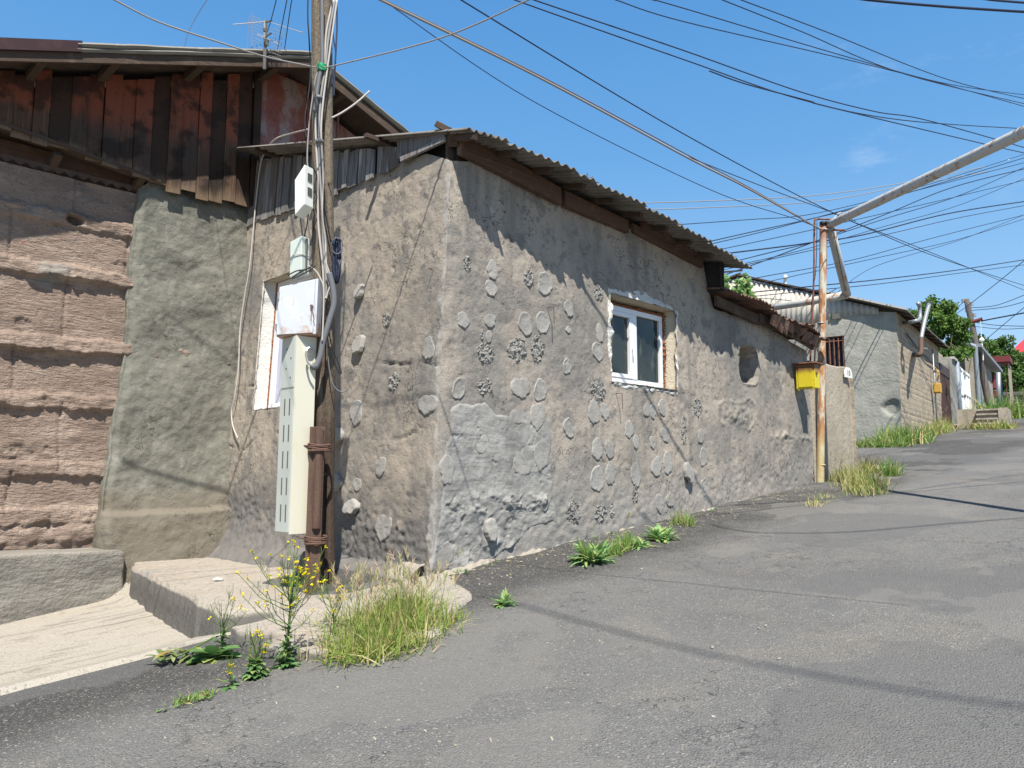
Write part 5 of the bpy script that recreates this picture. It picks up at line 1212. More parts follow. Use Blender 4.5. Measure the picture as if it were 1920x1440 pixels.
mb = MB(); mb.tube(smooth_path([ob_ + (.2, 0, .55), ob_ + (.1, -.1, .8), ob_ + (.25, 0, 1.0), ob_ + (.1, .05, 1.1)]), .03, 8); mb.build('valve', m_orangebox, gb2, smooth=True)

def wallbox(mb, x0, x1, y0, y1, z0, z1): return mb.box(((x0 + x1) / 2, (y0 + y1) / 2, (z0 + z1) / 2), (x1 - x0, y1 - y0, z1 - z0))
# brown gate, pillar, white gate, next house
g0, g1 = xe + .15, float(f2(1786, 780)[0])
gz0 = lambda x: K * .98 * x
bg = t2('metal_gate', 'dark brown double metal gate up the street with a handle', 'gate')
mid = (g0 + g1) / 2
for a, b in ((g0, mid - .02), (mid + .02, g1)):
    mb = MB(); wallbox(mb, a, b, .02, .08, gz0(a) - .3, float(f2(1770, 690)[2]) - .35)
    for k in range(5): wallbox(mb, a + (b - a) * k / 5, a + (b - a) * k / 5 + .04, -.0, .03, gz0(a) - .3, float(f2(1770, 690)[2]) - .4)
    lf = mb.build('leaf', m_brgate, bg)
mb = MB(); wallbox(mb, mid - .12, mid - .04, -.06, .0, 1.9 + .6, 2.3 + .6); mb.build('handle', m_black, bg)
mb = MB(); wallbox(mb, g0 - .1, g1 + .1, -.02, .3, float(f2(1770, 690)[2]) - .35, float(f2(1770, 690)[2]) + .1); mb.build('lintel', m_brgate, bg)
mb = MB(); wallbox(mb, g0 - .05, g1 + 1.2, .4, .7, gz0(g0), float(f2(1775, 668)[2]) + .3)
tag2(mb, 'parapet_wall', m_tanplast, 'stepped tan wall rising behind the brown gate', 'wall')
pl0, pl1 = float(f2(1785, 780)[0]), float(f2(1796, 780)[0])
pil = t2('gate_pillar', 'square concrete gate pillar with a white cap between the brown and white gates', 'pillar')
ptz = float(f2(1790, 679)[2]); mb = MB(); wallbox(mb, pl0, pl1, -.04, .5, gz0(pl0) - 1, ptz); mb.build('shaft', m_gplast, pil)
mb = MB(); wallbox(mb, pl0 + .9, pl1 + .1, -.15, .1, ptz, ptz + .12); mb.build('cap', m_whitec, pil)
mb = MB(); mb.tube([(pl1 + .05, -.1, gz0(pl0) - .2), (pl1 + .05, -.1, ptz)], .11, 14); mb.build('pipe', m_bpipe, pil, smooth=True)
wg0, wg1 = pl1 + .1, float(f2(1823, 766)[0])
wgt = t2('metal_gate', 'bright white double metal gate up the street with rounded shoulders', 'gate')
midw = (wg0 + wg1) / 2; wt = float(f2(1800, 694)[2])
for a, b in ((wg0, midw - .03), (midw + .03, wg1)):
    mb = MB(); wallbox(mb, a, b, .05, .1, gz0(a) + .2, wt + .25 - .0)
    for k in range(4): mb.tube([(a + (b - a) * k / 3.2, .04, gz0(a) + .3), (a + (b - a) * k / 3.2, .04, wt + .2)], .03, 6)
    mb.bar((a, .03, wt + .1), (b, .03, wt + .1), .05, .1); mb.bar((a, .03, (wt + gz0(a)) / 2 + .2), (b, .03, (wt + gz0(a)) / 2 + .2), .05, .08); mb.build('leaf', m_wgate, wgt)
mb = MB(); wallbox(mb, midw - .25, midw + .25, -.03, .02, (wt + gz0(midw)) / 2 - .05, (wt + gz0(midw)) / 2 + .1); mb.build('latch', m_slot, wgt)
h3 = t2('concrete_house', 'farther low concrete house with sloping sheet roof beyond the white gate', 'house')
x3 = float(f2(1831, 766)[0]); x3e = float(f2(1869, 755)[0])
z3 = float(f2(1832, 660)[2]); z3e = float(f2(1863, 702)[2])
mb = MB(); mb.prism([(x3, 0, gz0(x3) - 1.5), (x3e, 0, gz0(x3e) - 1.5), (x3e, 0, z3 - .5), (x3, 0, z3 - .2)], (0, .3, 0))
for k in range(7): xx = x3 + (x3e - x3) * (k + .5) / 7; wallbox(mb, xx, xx + .12, -.03, .01, gz0(xx), z3 - 1.2)
mb.build('street_wall', m_gplast, h3)
yl3 = float(e2(1770, 660, x3)[1])
mb = MB(); mb.prism([(x3 + .02, .0, gz0(x3) - 1), (x3 + .02, 9, gz0(x3) - 1), (x3 + .02, 9, z3 + 1.2), (x3 + .02, 0, z3 - .2)], (.3, 0, 0)); mb.build('end_wall', m_tanplast, h3)
mb = MB(); mb.prism([(x3 - .5, -.5, z3 - .1), (x3 - .5, 9, z3 + 1.3), (x3 - .5, 9, z3 + 1.45), (x3 - .5, -.5, z3 + .08)], (x3e - x3 + 1, 0, 0)); mb.build('roof', m_galv, h3)
mb = MB(); mb.prism([(x3 - .1, 0, z3 - .8), (x3 - .1, 9, z3 + .6), (x3 - .1, 9, z3 + 1.3), (x3 - .1, -.0, z3 - .1)], (.1, 0, 0)); mb.build('gable_panel', m_bpipe, h3)
mb = MB(); wallbox(mb, x3 - 1.0, x3 - .2, -.04, .35, gz0(x3) - 1, z3 - .4); mb.build('pier', m_tanplast, h3)
mb = MB(); mb.tube(smooth_path([(x3 - .5, -.2, gz0(x3)), (x3 - .5, -.2, z3 - .5), (x3 - .5, -.2, z3 - .1), (x3 - .5, .1, z3 + .1)]), .12, 14); mb.build('downpipe', m_bpipe, h3, smooth=True)
# far kiosk frame, pillar, signs of red
xk = 44.0
def kk(px, py, dx=0.0): return e2(px, py, xk + dx)
ks = t2('gate_porch', 'red-brown steel framed porch at the far end of the street', 'porch')
def kbox(p0, p1, dx, th):                            # a box whose near face spans two picture corners at that distance
    a, b = kk(*p0, dx), kk(*p1, dx); m_ = MB(); wallbox(m_, xk + dx, xk + dx + th, min(a[1], b[1]), max(a[1], b[1]), min(a[2], b[2]), max(a[2], b[2])); return m_
kbox((1883, 675), (1890, 775), 0, .35).build('upright', m_redframe, ks)
kbox((1855, 669), (1894, 677), -.3, 3).build('canopy', m_redframe, ks)
kbox((1866, 677), (1883, 775), .5, .1).build('panel', m_bpipe, ks)
kbox((1890.5, 680), (1896, 775), .6, 3).build('side_panel', m_tanplast, ks)
p4p = t2('gate_post', 'round pale post with a white ball cap near the far porch', 'post')
a = kk(1872, 696, -1); b = kk(1873, 772, -1)
mb = MB(); mb.tube([b, a], .16, 14); mb.build('shaft', m_galv, p4p, smooth=True)
mb = MB(); mb.tube([a + (0, 0, t) for t in (0, .06, .16, .24)], [.12, .17, .15, .04], 14); mb.build('cap', m_plasw, p4p, smooth=True)
bxk = f2(1864, 720, -.3)
mb = MB(); bxk = f2(1863, 716, -.05); mb.box(bxk, (1.2, .25, 1.1), None, .05); mb.box(bxk + (.3, -.05, -.9), (.9, .2, .5), None, .04); tag2(mb, 'meter_box', m_redframe, 'small rusty red meter box on the far concrete wall', 'meter box')
# stair block and landing in front of the white gate
xs0 = 9.6
L0 = e2(1793, 768, xs0); L1 = e2(1832, 770, xs0); L2 = e2(1891, 771, xs0)
zb0 = gz0(xs0) - 1.0
st_ = t2('stairs', 'concrete landing with four steps down to the street by the white gate', 'stairs')
mb = MB(); wallbox(mb, xs0, xs0 + 3, L1[1] + .01, L0[1], zb0, L0[2]); mb.build('landing', m_tanplast, st_)
n_ = 4; zt_ = float(L1[2]); zl_ = float(e2(1860, 806, xs0)[2])
mb = MB()
for k in range(n_):
    wallbox(mb, xs0 - .32 * (n_ - 1 - k) - .15, xs0 + 1.2, L2[1] + .35, L1[1], zb0 - .3, zl_ + (zt_ - zl_) * (k + 1) / n_)
mb.build('steps', m_conc, st_)
for k in range(n_):
    zz = zl_ + (zt_ - zl_) * (k + 1) / n_; xx = xs0 - .32 * (n_ - 1 - k) - .15
    mb = MB(); wallbox(mb, xx - .09, xx + .3, L2[1] + .36, L1[1] - .01, zz - .02, zz + .05); mb.build('tread', m_pad, st_)
mb = MB(); wallbox(mb, xs0 - .6, xs0 + 1.5, L2[1], L2[1] + .34, zb0 - .3, zt_ + .05); mb.build('cheek_wall', m_tanplast, st_)
def padf(u, v): return np.stack([u, v, gz0(u) + .07 + .03 * fbm(u, v, 431, 3)], -1)
pf_ = grid('pavement', axis(9.4, 13.6, .1), axis(-2.4, .1, .1), padf, lambda u, v: inpoly(u + .3 * fbm(u, v, 432, 2), v + .3 * fbm(u, v, 433, 2), [(9.5, -.1), (9.7, -.8), (11.2, -2.0), (13.2, -1.9), (13.0, 0)]), m_pad, None)
pf_.location = Vector(O2); pf_.rotation_euler = (0, 0, A2); struct(pf_)
o = grid('pavement', axis(11.35, 13.4, .06), axis(-.35, 1.4, .06), lambda u, v: np.stack([u, v, gz(u, v) + .05 + .03 * fbm(u * 2, v * 2, 434, 3)], -1), lambda u, v: inpoly(u + .2 * fbm(u * 2, v * 2, 435, 2), v + .2 * fbm(u * 2, v * 2, 436, 2), [(11.4, .2), (11.7, -.2), (13.0, -.25), (13.3, .4), (12.6, 1.3), (11.5, 1.2)]), m_pad, None); struct(o)
# wall at the head of the street with an old rack of poles
fw = t2('retaining_wall', 'brown wall with a steel post and struts closing the head of the street', 'wall')
x6 = 52.; a6 = e2(1889, 770, x6); b6 = e2(1960, 775, x6)
zt6 = float(e2(1900, 735, x6)[2])
mb = MB(); wallbox(mb, x6, x6 + .5, b6[1] - 14, a6[1] + 3, 0, zt6); mb.build('wall_body', m_brick, fw)
mb = MB(); wallbox(mb, x6 - .3, x6 - .1, b6[1] - 14, a6[1] + 2, zt6 - .3, zt6 - .05); mb.build('rail', m_slot, fw)
for px in (1898, 1935):
    c = e2(px, 760, x6 - .4); mb = MB(); wallbox(mb, c[0] - .1, c[0] + .1, c[1] - .15, c[1] + .15, 1, zt6); mb.bar((c[0], c[1], zt6 - 1.5), (c[0], c[1] - 1.7, zt6 - .3), .12, .12); mb.bar((c[0], c[1], zt6 - 1.5), (c[0], c[1] + 1.5, zt6 - .3), .12, .12); mb.build('post', m_slot, fw)
rh = t2('red_roof_house', 'distant house with a bright red hipped roof behind the trees', 'house')
x7 = 72.; a7 = e2(1893, 661, x7); pk = e2(1932, 632, x7); zb7 = float(a7[2])
w7 = float(a7[1] - pk[1])
mb = MB(); c7 = (x7 + w7, pk[1]); base = [(x7, a7[1], zb7), (x7, pk[1] - w7, zb7), (x7 + 2 * w7, pk[1] - w7, zb7), (x7 + 2 * w7, a7[1], zb7)]
mb.add(base + [(c7[0], c7[1], float(pk[2]) + .8)], [(0, 1, 4), (1, 2, 4), (2, 3, 4), (3, 0, 4), (3, 2, 1, 0)]); mb.build('roof', m_redroof, rh)
mb = MB(); wallbox(mb, x7 + .6, x7 + 2 * w7 - .6, pk[1] - w7 + .6, a7[1] - .6, 2, zb7 - .01); mb.build('wall', m_whitep, rh)
# leaning pole far up the street
xp = 27.0
pb2 = e2(1840, 690, xp); pt2 = e2(1812, 561, xp); pb2 = pb2 + (pb2 - pt2) * .6
fp = t2('utility_pole', 'leaning dark utility pole far up the street with small insulators', 'utility pole')
mb = MB(); mb.tube([pb2 + (pt2 - pb2) * t for t in np.linspace(0, 1, 14)], [.22 - .06 * t for t in np.linspace(0, 1, 14)], 12); mb.build('shaft', m_concpole, fp, smooth=True)
for px, py in ((1806, 567), (1822, 573), (1813, 585), (1827, 594), (1820, 600)):
    c = e2(px, py, xp); mb = MB(); mb.tube([c, c + (0, 0, .22)], .1, 8); mb.tube([c + (0, 0, .05), pt2 + (pb2 - pt2) * ((pt2[2] - c[2]) / (pt2[2] - pb2[2]))], .03, 6); mb.build('insulator', m_galv, fp)
c = e2(1822, 607, xp - .2); mb = MB(); mb.tube([c + (0, .5, 0), c + (0, -.6, .25)], .11, 8); mb.build('cable_sleeve', m_redframe, fp)
la = e2(1841, 640, xp - 1); mb = MB(); mb.tube([la, la + (0, 0, .1), la + (0, 0, .24)], [.13, .16, .05], 12); mb.tube([la + (0, 0, .2), la + (0, 0, 1.3)], .015, 6); mb.tube([la + (0, 0, -1.2), la], .04, 8)
tag2(mb, 'street_lamp', m_plasw, 'small white lamp with a whip aerial on a roof up the street', 'lamp')

# aerials
gra = at(497, 88, 11.2)
aer = thing('tv_antenna', 'weathered grid television aerial on a wooden mast above the plank gable', 'antenna', gra - np.array([0, 0, .6]))
dA = 11.6
def A_(px, py, d=dA): return Vector(at(px, py, d))
mb = MB(); mb.bar(A_(496, 130), A_(498, 39), .045, .04); mb.build('mast', m_greyw, aer)
mb = MB()
for k in range(12):
    y0 = 24 + k * 6.5; mb.tube([A_(470, y0, dA + .1), A_(473, y0 + 6, dA + .1), A_(492, y0 + 16, dA + .12)], .004, 4)
for k in range(9):
    y0 = 52 + k * 6.5; mb.tube([A_(505, y0, dA + .1), A_(529, y0 + 8, dA + .05)], .004, 4)
for px in (466, 473): mb.tube([A_(px, 34, dA + .1), A_(px - 2, 92, dA + .1)], .004, 4)
for px in (517, 529): mb.tube([A_(px, 50, dA + .08), A_(px - 1, 92, dA + .08)], .004, 4)
mb.build('grid_reflector', m_greyc, aer)
mb = MB(); mb.tube([A_(437, 46, dA - .1), A_(497, 41, dA)], .007, 5); mb.tube([A_(507, 42, dA), A_(568, 61, dA - .1)], .006, 5); mb.tube([A_(482, 64), A_(522, 82, dA - .1)], .006, 5); mb.build('dipole', m_whitec, aer)
mb = MB(); mb.bar(A_(498, 42, dA - .1), A_(510, 38, dA - .2), .018, .015); mb.bar(A_(499, 68, dA - .1), A_(509, 62, dA - .2), .018, .015); mb.box(A_(501, 80, dA - .1), (.04, .03, .09)); mb.box(A_(496, 56, dA - .1), (.04, .03, .05)); mb.build('brackets', m_slot, aer)
a2 = thing('tv_antenna', 'tiny dark aerial peeping over the street house roof', 'antenna', at(1098, 345, 13))
mb = MB(); mb.tube([at(1101, 352, 13), at(1101, 325, 13)], .014, 6); mb.tube([at(1082, 330, 12.8), at(1108, 342, 13.1)], .012, 6); mb.tube([at(1096, 339, 13), at(1111, 331, 13.2)], .01, 6); mb.tube([at(1088, 329, 12.9), at(1086, 336, 12.9)], .01, 6); mb.build('elements', m_hose, a2)
_yf = float(e2(1472, 527)[1]); sp = np.array([-.02, _yf, float(zr2(_yf)) + .1]); mb = MB(); mb.tube([sp + (0, 0, -.1), sp + (0, 0, .12)], .06, 8); mb.box(sp + (-.05, -.05, .17), (.2, .12, .16), None, .04); tag2(mb, 'floodlight', m_plasw, 'small white floodlight on the ridge of the grey rendered house', 'floodlight')
# ================================================================ overhead wires
def wire(label, pxs, d0, d1, r, mat=None, group='overhead wires', name='overhead_wire'):
    n = len(pxs)
    A = at(*pxs[0], d0); B = at(*pxs[-1], d1)
    dx = B - A; nrm = np.array([-dx[1], dx[0], 0]); nrm /= np.linalg.norm(nrm); c = nrm @ A
    P = []
    for i, p in enumerate(pxs):
        if i == 0: q = A
        elif i == n - 1: q = B
        else: q = hit(*p, nrm, c)
        P.append(q)
    S = smooth_path(P, 8)
    def out(p): return not (0 < p[0] < 1920 and 0 < p[1] < 1440)
    far_ = max(d0, d1) > 22
    if out(pxs[0]) or group == gB: S = [S[0] + (S[0] - S[max(2, len(S) // 3)]).normalized() * (5 if far_ else 3.5)] + S      # carry on to the next support out of view
    if out(pxs[-1]): S = S + [S[-1] + (S[-1] - S[-max(3, len(S) // 3)]).normalized() * (14 if far_ else 4)]
    mb = MB(); mb.tube(S, r, 6)
    return tag(mb.build(name, mat or m_blueblack, None, smooth=True), label, 'wire', group)
near = 'wires strung over the street'
gB = 'wires fanning out behind the gas post'
wire('thick twisted grey cable sagging down to the top of the rusty gas post', [(640, -40), (710, -2), (1020, 150), (1290, 296), (1400, 352), (1536, 429)], 9.4, dpost - .15, .018, m_greyc, near)
wire('brown strand twisted along the thick grey cable to the gas post', [(640, -45), (712, -4), (1020, 146), (1290, 291), (1400, 349), (1536, 428)], 9.4, dpost - .1, .009, m_wire, near)
wire('thin black wire below the thick grey cable, ending left of the gas post', [(690, -20), (735, 12), (1000, 190), (1330, 355), (1490, 410), (1536, 428)], 10.2, dpost, .007, None, near)
wire('black wire running from the top middle to the far right past the overhead pipe joint', [(840, -20), (868, 2), (1280, 250), (1560, 398), (1700, 455), (1930, 548)], 8.0, 26, .009, None, near)
wire('thin black wire branching off the grey cable towards the overhead pipe joint', [(1290, 294), (1380, 330), (1460, 361), (1560, 398), (1605, 415)], 13.2, 17, .008, None, near)
wire('second dark wire crossing to the far right below the pipe joint', [(1560, 399), (1620, 425), (1760, 483), (1935, 540)], 16.5, 27, .01, None, near)
wire('white twin wire rising from the pole tie to the top right', [(606, 126), (640, 120), (830, 70), (990, 0), (1040, -25)], 8.0, 6.0, .007, m_greyc, near)
wire('white wire coming in from the top left to the pole tie', [(180, -18), (215, 0), (300, 42), (420, 82), (500, 107), (600, 128)], 6.5, 8.0, .008, m_greyc, near)
for i, (pp, lab) in enumerate((([(930, -18), (960, -2), (1280, 111), (1500, 186), (1690, 225), (1930, 242)], 'upper wire of the trio sweeping right above the overhead pipe'), ([(950, -22), (990, -4), (1280, 94), (1500, 172), (1640, 209), (1740, 226), (1960, 288)], 'middle wavy wire of the trio above the overhead pipe'), ([(1330, 133), (1400, 158), (1520, 190), (1560, 202), (1850, 271), (1945, 292)], 'lowest wire of the trio, vanishing behind the overhead pipe'))):
    wire(lab, pp, 12, 20, .011, None, near)
for pp, lab in (([(1120, -12), (1155, 0), (1280, 40), (1560, 105), (1760, 155), (1940, 205)], 'lowest of the four wires converging at the upper right edge'), ([(1190, -10), (1225, 0), (1280, 15), (1600, 110), (1780, 158), (1940, 180)], 'second lowest of the four converging wires, flattening at the right edge'),
                ([(1330, -10), (1355, 0), (1500, 58), (1700, 140), (1940, 199)], 'second highest of the four wires converging at the upper right edge'), ([(1360, -12), (1390, 0), (1550, 60), (1780, 150), (1945, 190)], 'highest of the four wires converging at the upper right edge')):
    wire(lab, pp, 14, 24, .011, None, near)
wire('thick blue-black cable crossing the top right corner', [(1590, -8), (1630, 0), (1780, 13), (1950, 24)], 9, 9.5, .017, None, near)
wire('short blue-black cable clipping the very top right corner', [(1830, -6), (1860, 0), (1960, 8)], 9, 9.5, .014, None, near)
gB = 'wires fanning out behind the gas post'
for pp, m_, r, lab in (
 ([(1120, 381), (1300, 378), (1530, 366), (1700, 342), (1850, 312)], m_greyc, .012, 'upper pale wire of the pair level with the roof ridge'),
 ([(1150, 394), (1280, 391), (1530, 378), (1680, 352), (1850, 322)], m_greyc, .012, 'lower pale wire of the pair level with the roof ridge'),
 ([(1230, 424), (1400, 412), (1530, 400), (1720, 352), (1940, 283)], None, .010, 'thin dark wire highest of the fan on the left of the gas post'),
 ([(1290, 462), (1400, 437), (1530, 408), (1640, 380), (1940, 290)], None, .013, 'dark wire of the fan rising steeply to the overhead pipe'),
 ([(1300, 465), (1420, 437), (1560, 400), (1700, 362), (1940, 300)], None, .011, 'dark wire of the fan close under the steep one'),
 ([(1330, 472), (1500, 436), (1600, 413), (1780, 372), (1940, 333)], None, .010, 'thin wire of the fan crossing behind the post at mid height'),
 ([(1340, 478), (1470, 462), (1520, 455), (1620, 440), (1780, 400), (1940, 375)], None, .018, 'thick wavy dark cable of the fan behind the gas post'),
 ([(1330, 502), (1450, 472), (1530, 452), (1660, 410), (1800, 366), (1940, 305)], None, .012, 'dark wire of the fan from under the roof end to the right edge'),
 ([(1340, 522), (1430, 490), (1530, 452), (1660, 402), (1790, 350), (1940, 312)], None, .015, 'heavy straight wire lowest where the fan leaves the roof end'),
 ([(1330, 512), (1500, 474), (1660, 440), (1800, 408), (1940, 382)], None, .010, 'thin wire crossing the lower middle of the fan'),
 ([(1330, 508), (1500, 470), (1660, 424), (1800, 384), (1940, 326)], None, .009, 'hair-thin wire through the middle of the fan'),
 ([(1440, 517), (1600, 487), (1750, 446), (1940, 398)], None, .010, 'wire over the pale gable rising gently to the right edge'),
 ([(1500, 515), (1660, 480), (1800, 448), (1940, 404)], None, .009, 'fainter wire just below the one over the pale gable'),
 ([(1540, 535), (1640, 525), (1790, 507), (1940, 484)], None, .014, 'dark wire skimming low over the roof of the grey house'),
 ([(1550, 542), (1660, 531), (1800, 512), (1940, 494)], None, .010, 'thin wire skimming lowest over the roof of the grey house'),
 ([(1440, 560), (1530, 566), (1560, 556), (1640, 500), (1800, 450), (1940, 395)], None, .008, 'thin wire dipping across the corrugated gable'),
):
    wire(lab, pp, 24, 34, r * 1.25, m_, gB)
gF = 'wires around the far leaning pole'
for pp, r, lab, d0, d1 in (
 ([(1790, 597), (1740, 632), (1690, 650)], .02, 'wire from the far pole down into the tree', 50, 44),
 ([(1822, 607), (1760, 622), (1700, 628)], .04, 'thick dark cable from the far pole sleeve into the tree', 50, 44),
 ([(1822, 606), (1860, 598), (1940, 583)], .04, 'thick dark cable from the far pole sleeve to the right edge', 50, 44),
 ([(1787, 592), (1812, 575), (1870, 530), (1940, 472)], .02, 'wire slanting up right over the top of the far pole', 50, 40),
 ([(1820, 577), (1870, 572), (1940, 545)], .02, 'upper slack wire right of the far pole', 50, 44),
 ([(1822, 582), (1880, 576), (1940, 560)], .02, 'lower slack wire right of the far pole', 50, 44),
 ([(1825, 604), (1870, 610), (1940, 612)], .02, 'limp wire drooping from the far pole below its sleeve', 50, 44),
 ([(1845, 640), (1880, 610), (1940, 560)], .018, 'steep thin wire rising right from the far roof lamp', 46, 40),
 ([(1828, 612), (1880, 617), (1940, 614)], .018, 'lowest level wire right of the far pole', 50, 44),
 ([(1812, 561), (1780, 590), (1755, 605)], .02, 'short wire left of the far pole top', 50, 46),
):
    wire(lab, pp, d0, d1, r, None, gF)
gA = 'dark wires descending behind the plank gable'
for pp, lab in (([(520, -12), (516, 8), (506, 45), (500, 62)], 'short dark wire ending on the grid aerial mast'), ([(540, -12), (535, 15), (526, 60), (520, 95)], 'dark wire dropping behind the roof just right of the grid aerial'), ([(550, -12), (545, 12), (538, 60), (533, 96)], 'dark wire dropping behind the roof nearest the wooden pole')):
    wire(lab, pp, 10, 12.2, .007, None, gA)
wire('faint pale wire arcing over the plank gable left of the aerial', [(395, -10), (375, 20), (356, 55), (345, 90)], 9, 12, .004, m_greyc, gA)
wire('black service wire from the brace pipe down behind the annexe roof', [(1532, 415), (1530, 500), (1525, 540), (1520, 585)], dpost + .3, dpost + .6, .007, None, near)
wire('black wire running down along the slanted brace pipe', [(1562, 432), (1566, 450), (1580, 520), (1588, 550)], dpost - .1, dpost + 1.1, .007, None, near)
wire('dark wire sagging across the pale gable to the return pipe', [(1420, 580), (1480, 568), (1530, 562), (1570, 540)], 19, 18, .008, None, near)

def shadow_wire(label, pxs, h):                      # a cable strung high over the street near the viewer
    mb = MB(); mb.tube(smooth_path([onG(*p) + SUN * (h / SUN[2]) for p in pxs], 6), .02, 8)
    tag(mb.build('overhead_wire', m_black, None, smooth=True), label, 'wire', near)
shadow_wire('cable high overhead, seen only by its slanting shadow on the foreground asphalt', [(900, 1118), (1000, 1142), (1200, 1195), (1500, 1262), (1900, 1325), (2100, 1345)], 15.0)
shadow_wire('cable high overhead, seen only by its curved shadow below the gas post', [(1330, 985), (1420, 1000), (1600, 998), (1760, 985), (2000, 965)], 11.0)

# ================================================================ plants
def leafcol(): return (random.random(), random.random(), random.random())
def blade(mb, p, dirv, L, w, droop, col=None, seg=4):
    d = Vector(dirv).normalized(); s = d.cross(Vector((0, 0, 1)))
    if s.length < .05: s = Vector((1, 0, 0))
    s.normalize(); s = (Matrix.Rotation(random.uniform(-.9, .9), 3, d) @ s)
    col = col or leafcol(); vs = []; cur = Vector(p); fs = []
    for k in range(seg + 1):
        t = k / seg; ww = w * (1 - t ** 1.6) * .5 + .0004
        vs += [cur - s * ww, cur + s * ww]
        d = (d + Vector((0, 0, -droop / seg))).normalized(); cur = cur + d * (L / seg)
    for k in range(seg): fs.append((2 * k, 2 * k + 1, 2 * k + 3, 2 * k + 2))
    mb.add(vs, fs, col); return cur
def leaf(mb, p, d, L, w, droop=.5, lobes=True, col=None):
    d = Vector(d).normalized(); s = d.cross(Vector((0, 0, 1)))
    if s.length < .05: s = Vector((1, 0, 0))
    s.normalize(); col = col or leafcol(); prof = (.12, .55, .8, 1.0, .75, .9, .55, .02) if lobes else (.1, .6, .95, 1, .9, .65, .3, .02)
    cur = Vector(p); vs = []; fs = []; n = len(prof)
    for k, q in enumerate(prof):
        up = s.cross(d); ww = w * .5 * q * random.uniform(.8, 1.2)
        vs += [cur - s * ww + up * ww * .3, cur, cur + s * ww + up * ww * .3]
        d = (d + Vector((0, 0, -droop / n))).normalized(); cur = cur + d * (L / n)
    for k in range(n - 1):
        a = 3 * k; fs += [(a, a + 1, a + 4, a + 3), (a + 1, a + 2, a + 5, a + 4)]
    mb.add(vs, fs, col)
def rnd_dir(lo, hi):
    an = random.uniform(0, 2 * math.pi); el = math.radians(random.uniform(lo, hi))
    return Vector((math.cos(an) * math.cos(el), math.sin(an) * math.cos(el), math.sin(el)))
def gp(px, py): return Vector(onG(px, py))
def clump(label, pts, n, hmin, hmax, w, mats=(None, None), seeds=0, straw=.25, name='grass_clump', cat='grass clump', group=None, spread=.09, lean=(48, 88), droop=(.3, 1.4)):
    # pts: ground points along the clump with a weight each
    base = sum((Vector(p) for p, _ in pts), Vector()) / len(pts)
    t = thing(name, label, cat, base, group)
    bl_, st_b, sd = MB(), MB(), MB()
    tot = sum(w_ for _, w_ in pts)
    for k in range(n):
        r = random.uniform(0, tot)
        for p, w_ in pts:
            r -= w_
            if r <= 0: break
        q = Vector(p) + Vector((random.gauss(0, spread), random.gauss(0, spread), -.01)); q.z = float(gz(q.x, q.y)) + (.02 if q.x < 8 else .0)
        hh = random.uniform(hmin, hmax) * (1.15 if w_ > 1 else .8)
        d = rnd_dir(*lean)
        tgt = st_b if random.random() < straw else bl_
        blade(tgt, q, d, hh, w * random.uniform(.7, 1.3), random.uniform(*droop))
    for k in range(seeds):
        p, w_ = random.choice(pts)
        q = Vector(p) + Vector((random.gauss(0, spread), random.gauss(0, spread), 0)); q.z = float(gz(q.x, q.y))
        d = rnd_dir(66, 86); L = random.uniform(hmax * .75, hmax * 1.15); e = blade(bl_, q, d, L, w * .5, .25, None, 4)
        hd = (d + Vector((random.uniform(-.4, .4), random.uniform(-.4, .4), -.1))).normalized(); c = leafcol()
        for j in range(16):
            pp = e + hd * (.09 * j / 16); dd = (hd * 1.5 + rnd_dir(-40, 60)).normalized(); blade(sd, pp, dd, .055, .004, .1, c, 2)
    bl_.build('blades', mats[0] or m_grass, t)
    if st_b.v: st_b.build('dry_blades', mats[1] or m_straw, t)
    if sd.v: sd.build('seed_heads', m_seed, t)
    return t
def rosette(label, p, n, L, w, group=None, mat=None, el=(8, 55), name='leafy_weed', cat='weed', grassy=0):
    p = Vector(p); t = thing(name, label, cat, p, group); mb = MB()
    for k in range(n):
        leaf(mb, p + Vector((random.gauss(0, .012 if n < 60 else .05), random.gauss(0, .012 if n < 60 else .05), .01)), rnd_dir(*el), L * random.uniform(.55, 1.1), w * random.uniform(.7, 1.2), random.uniform(.4, 1.3))
    mb.build('leaves', mat or m_weed, t)
    if grassy:
        mb = MB()
        for k in range(grassy): blade(mb, p + Vector((random.gauss(0, .04), random.gauss(0, .04), 0)), rnd_dir(45, 85), L * random.uniform(.6, 1.4), .007, .6)
        mb.build('blades', m_grassg, t)
    return t
def flower(mb, p, r):
    for k in range(5):
        d = rnd_dir(5, 70); leaf(mb, p, d, r, r * .7, .2, False)
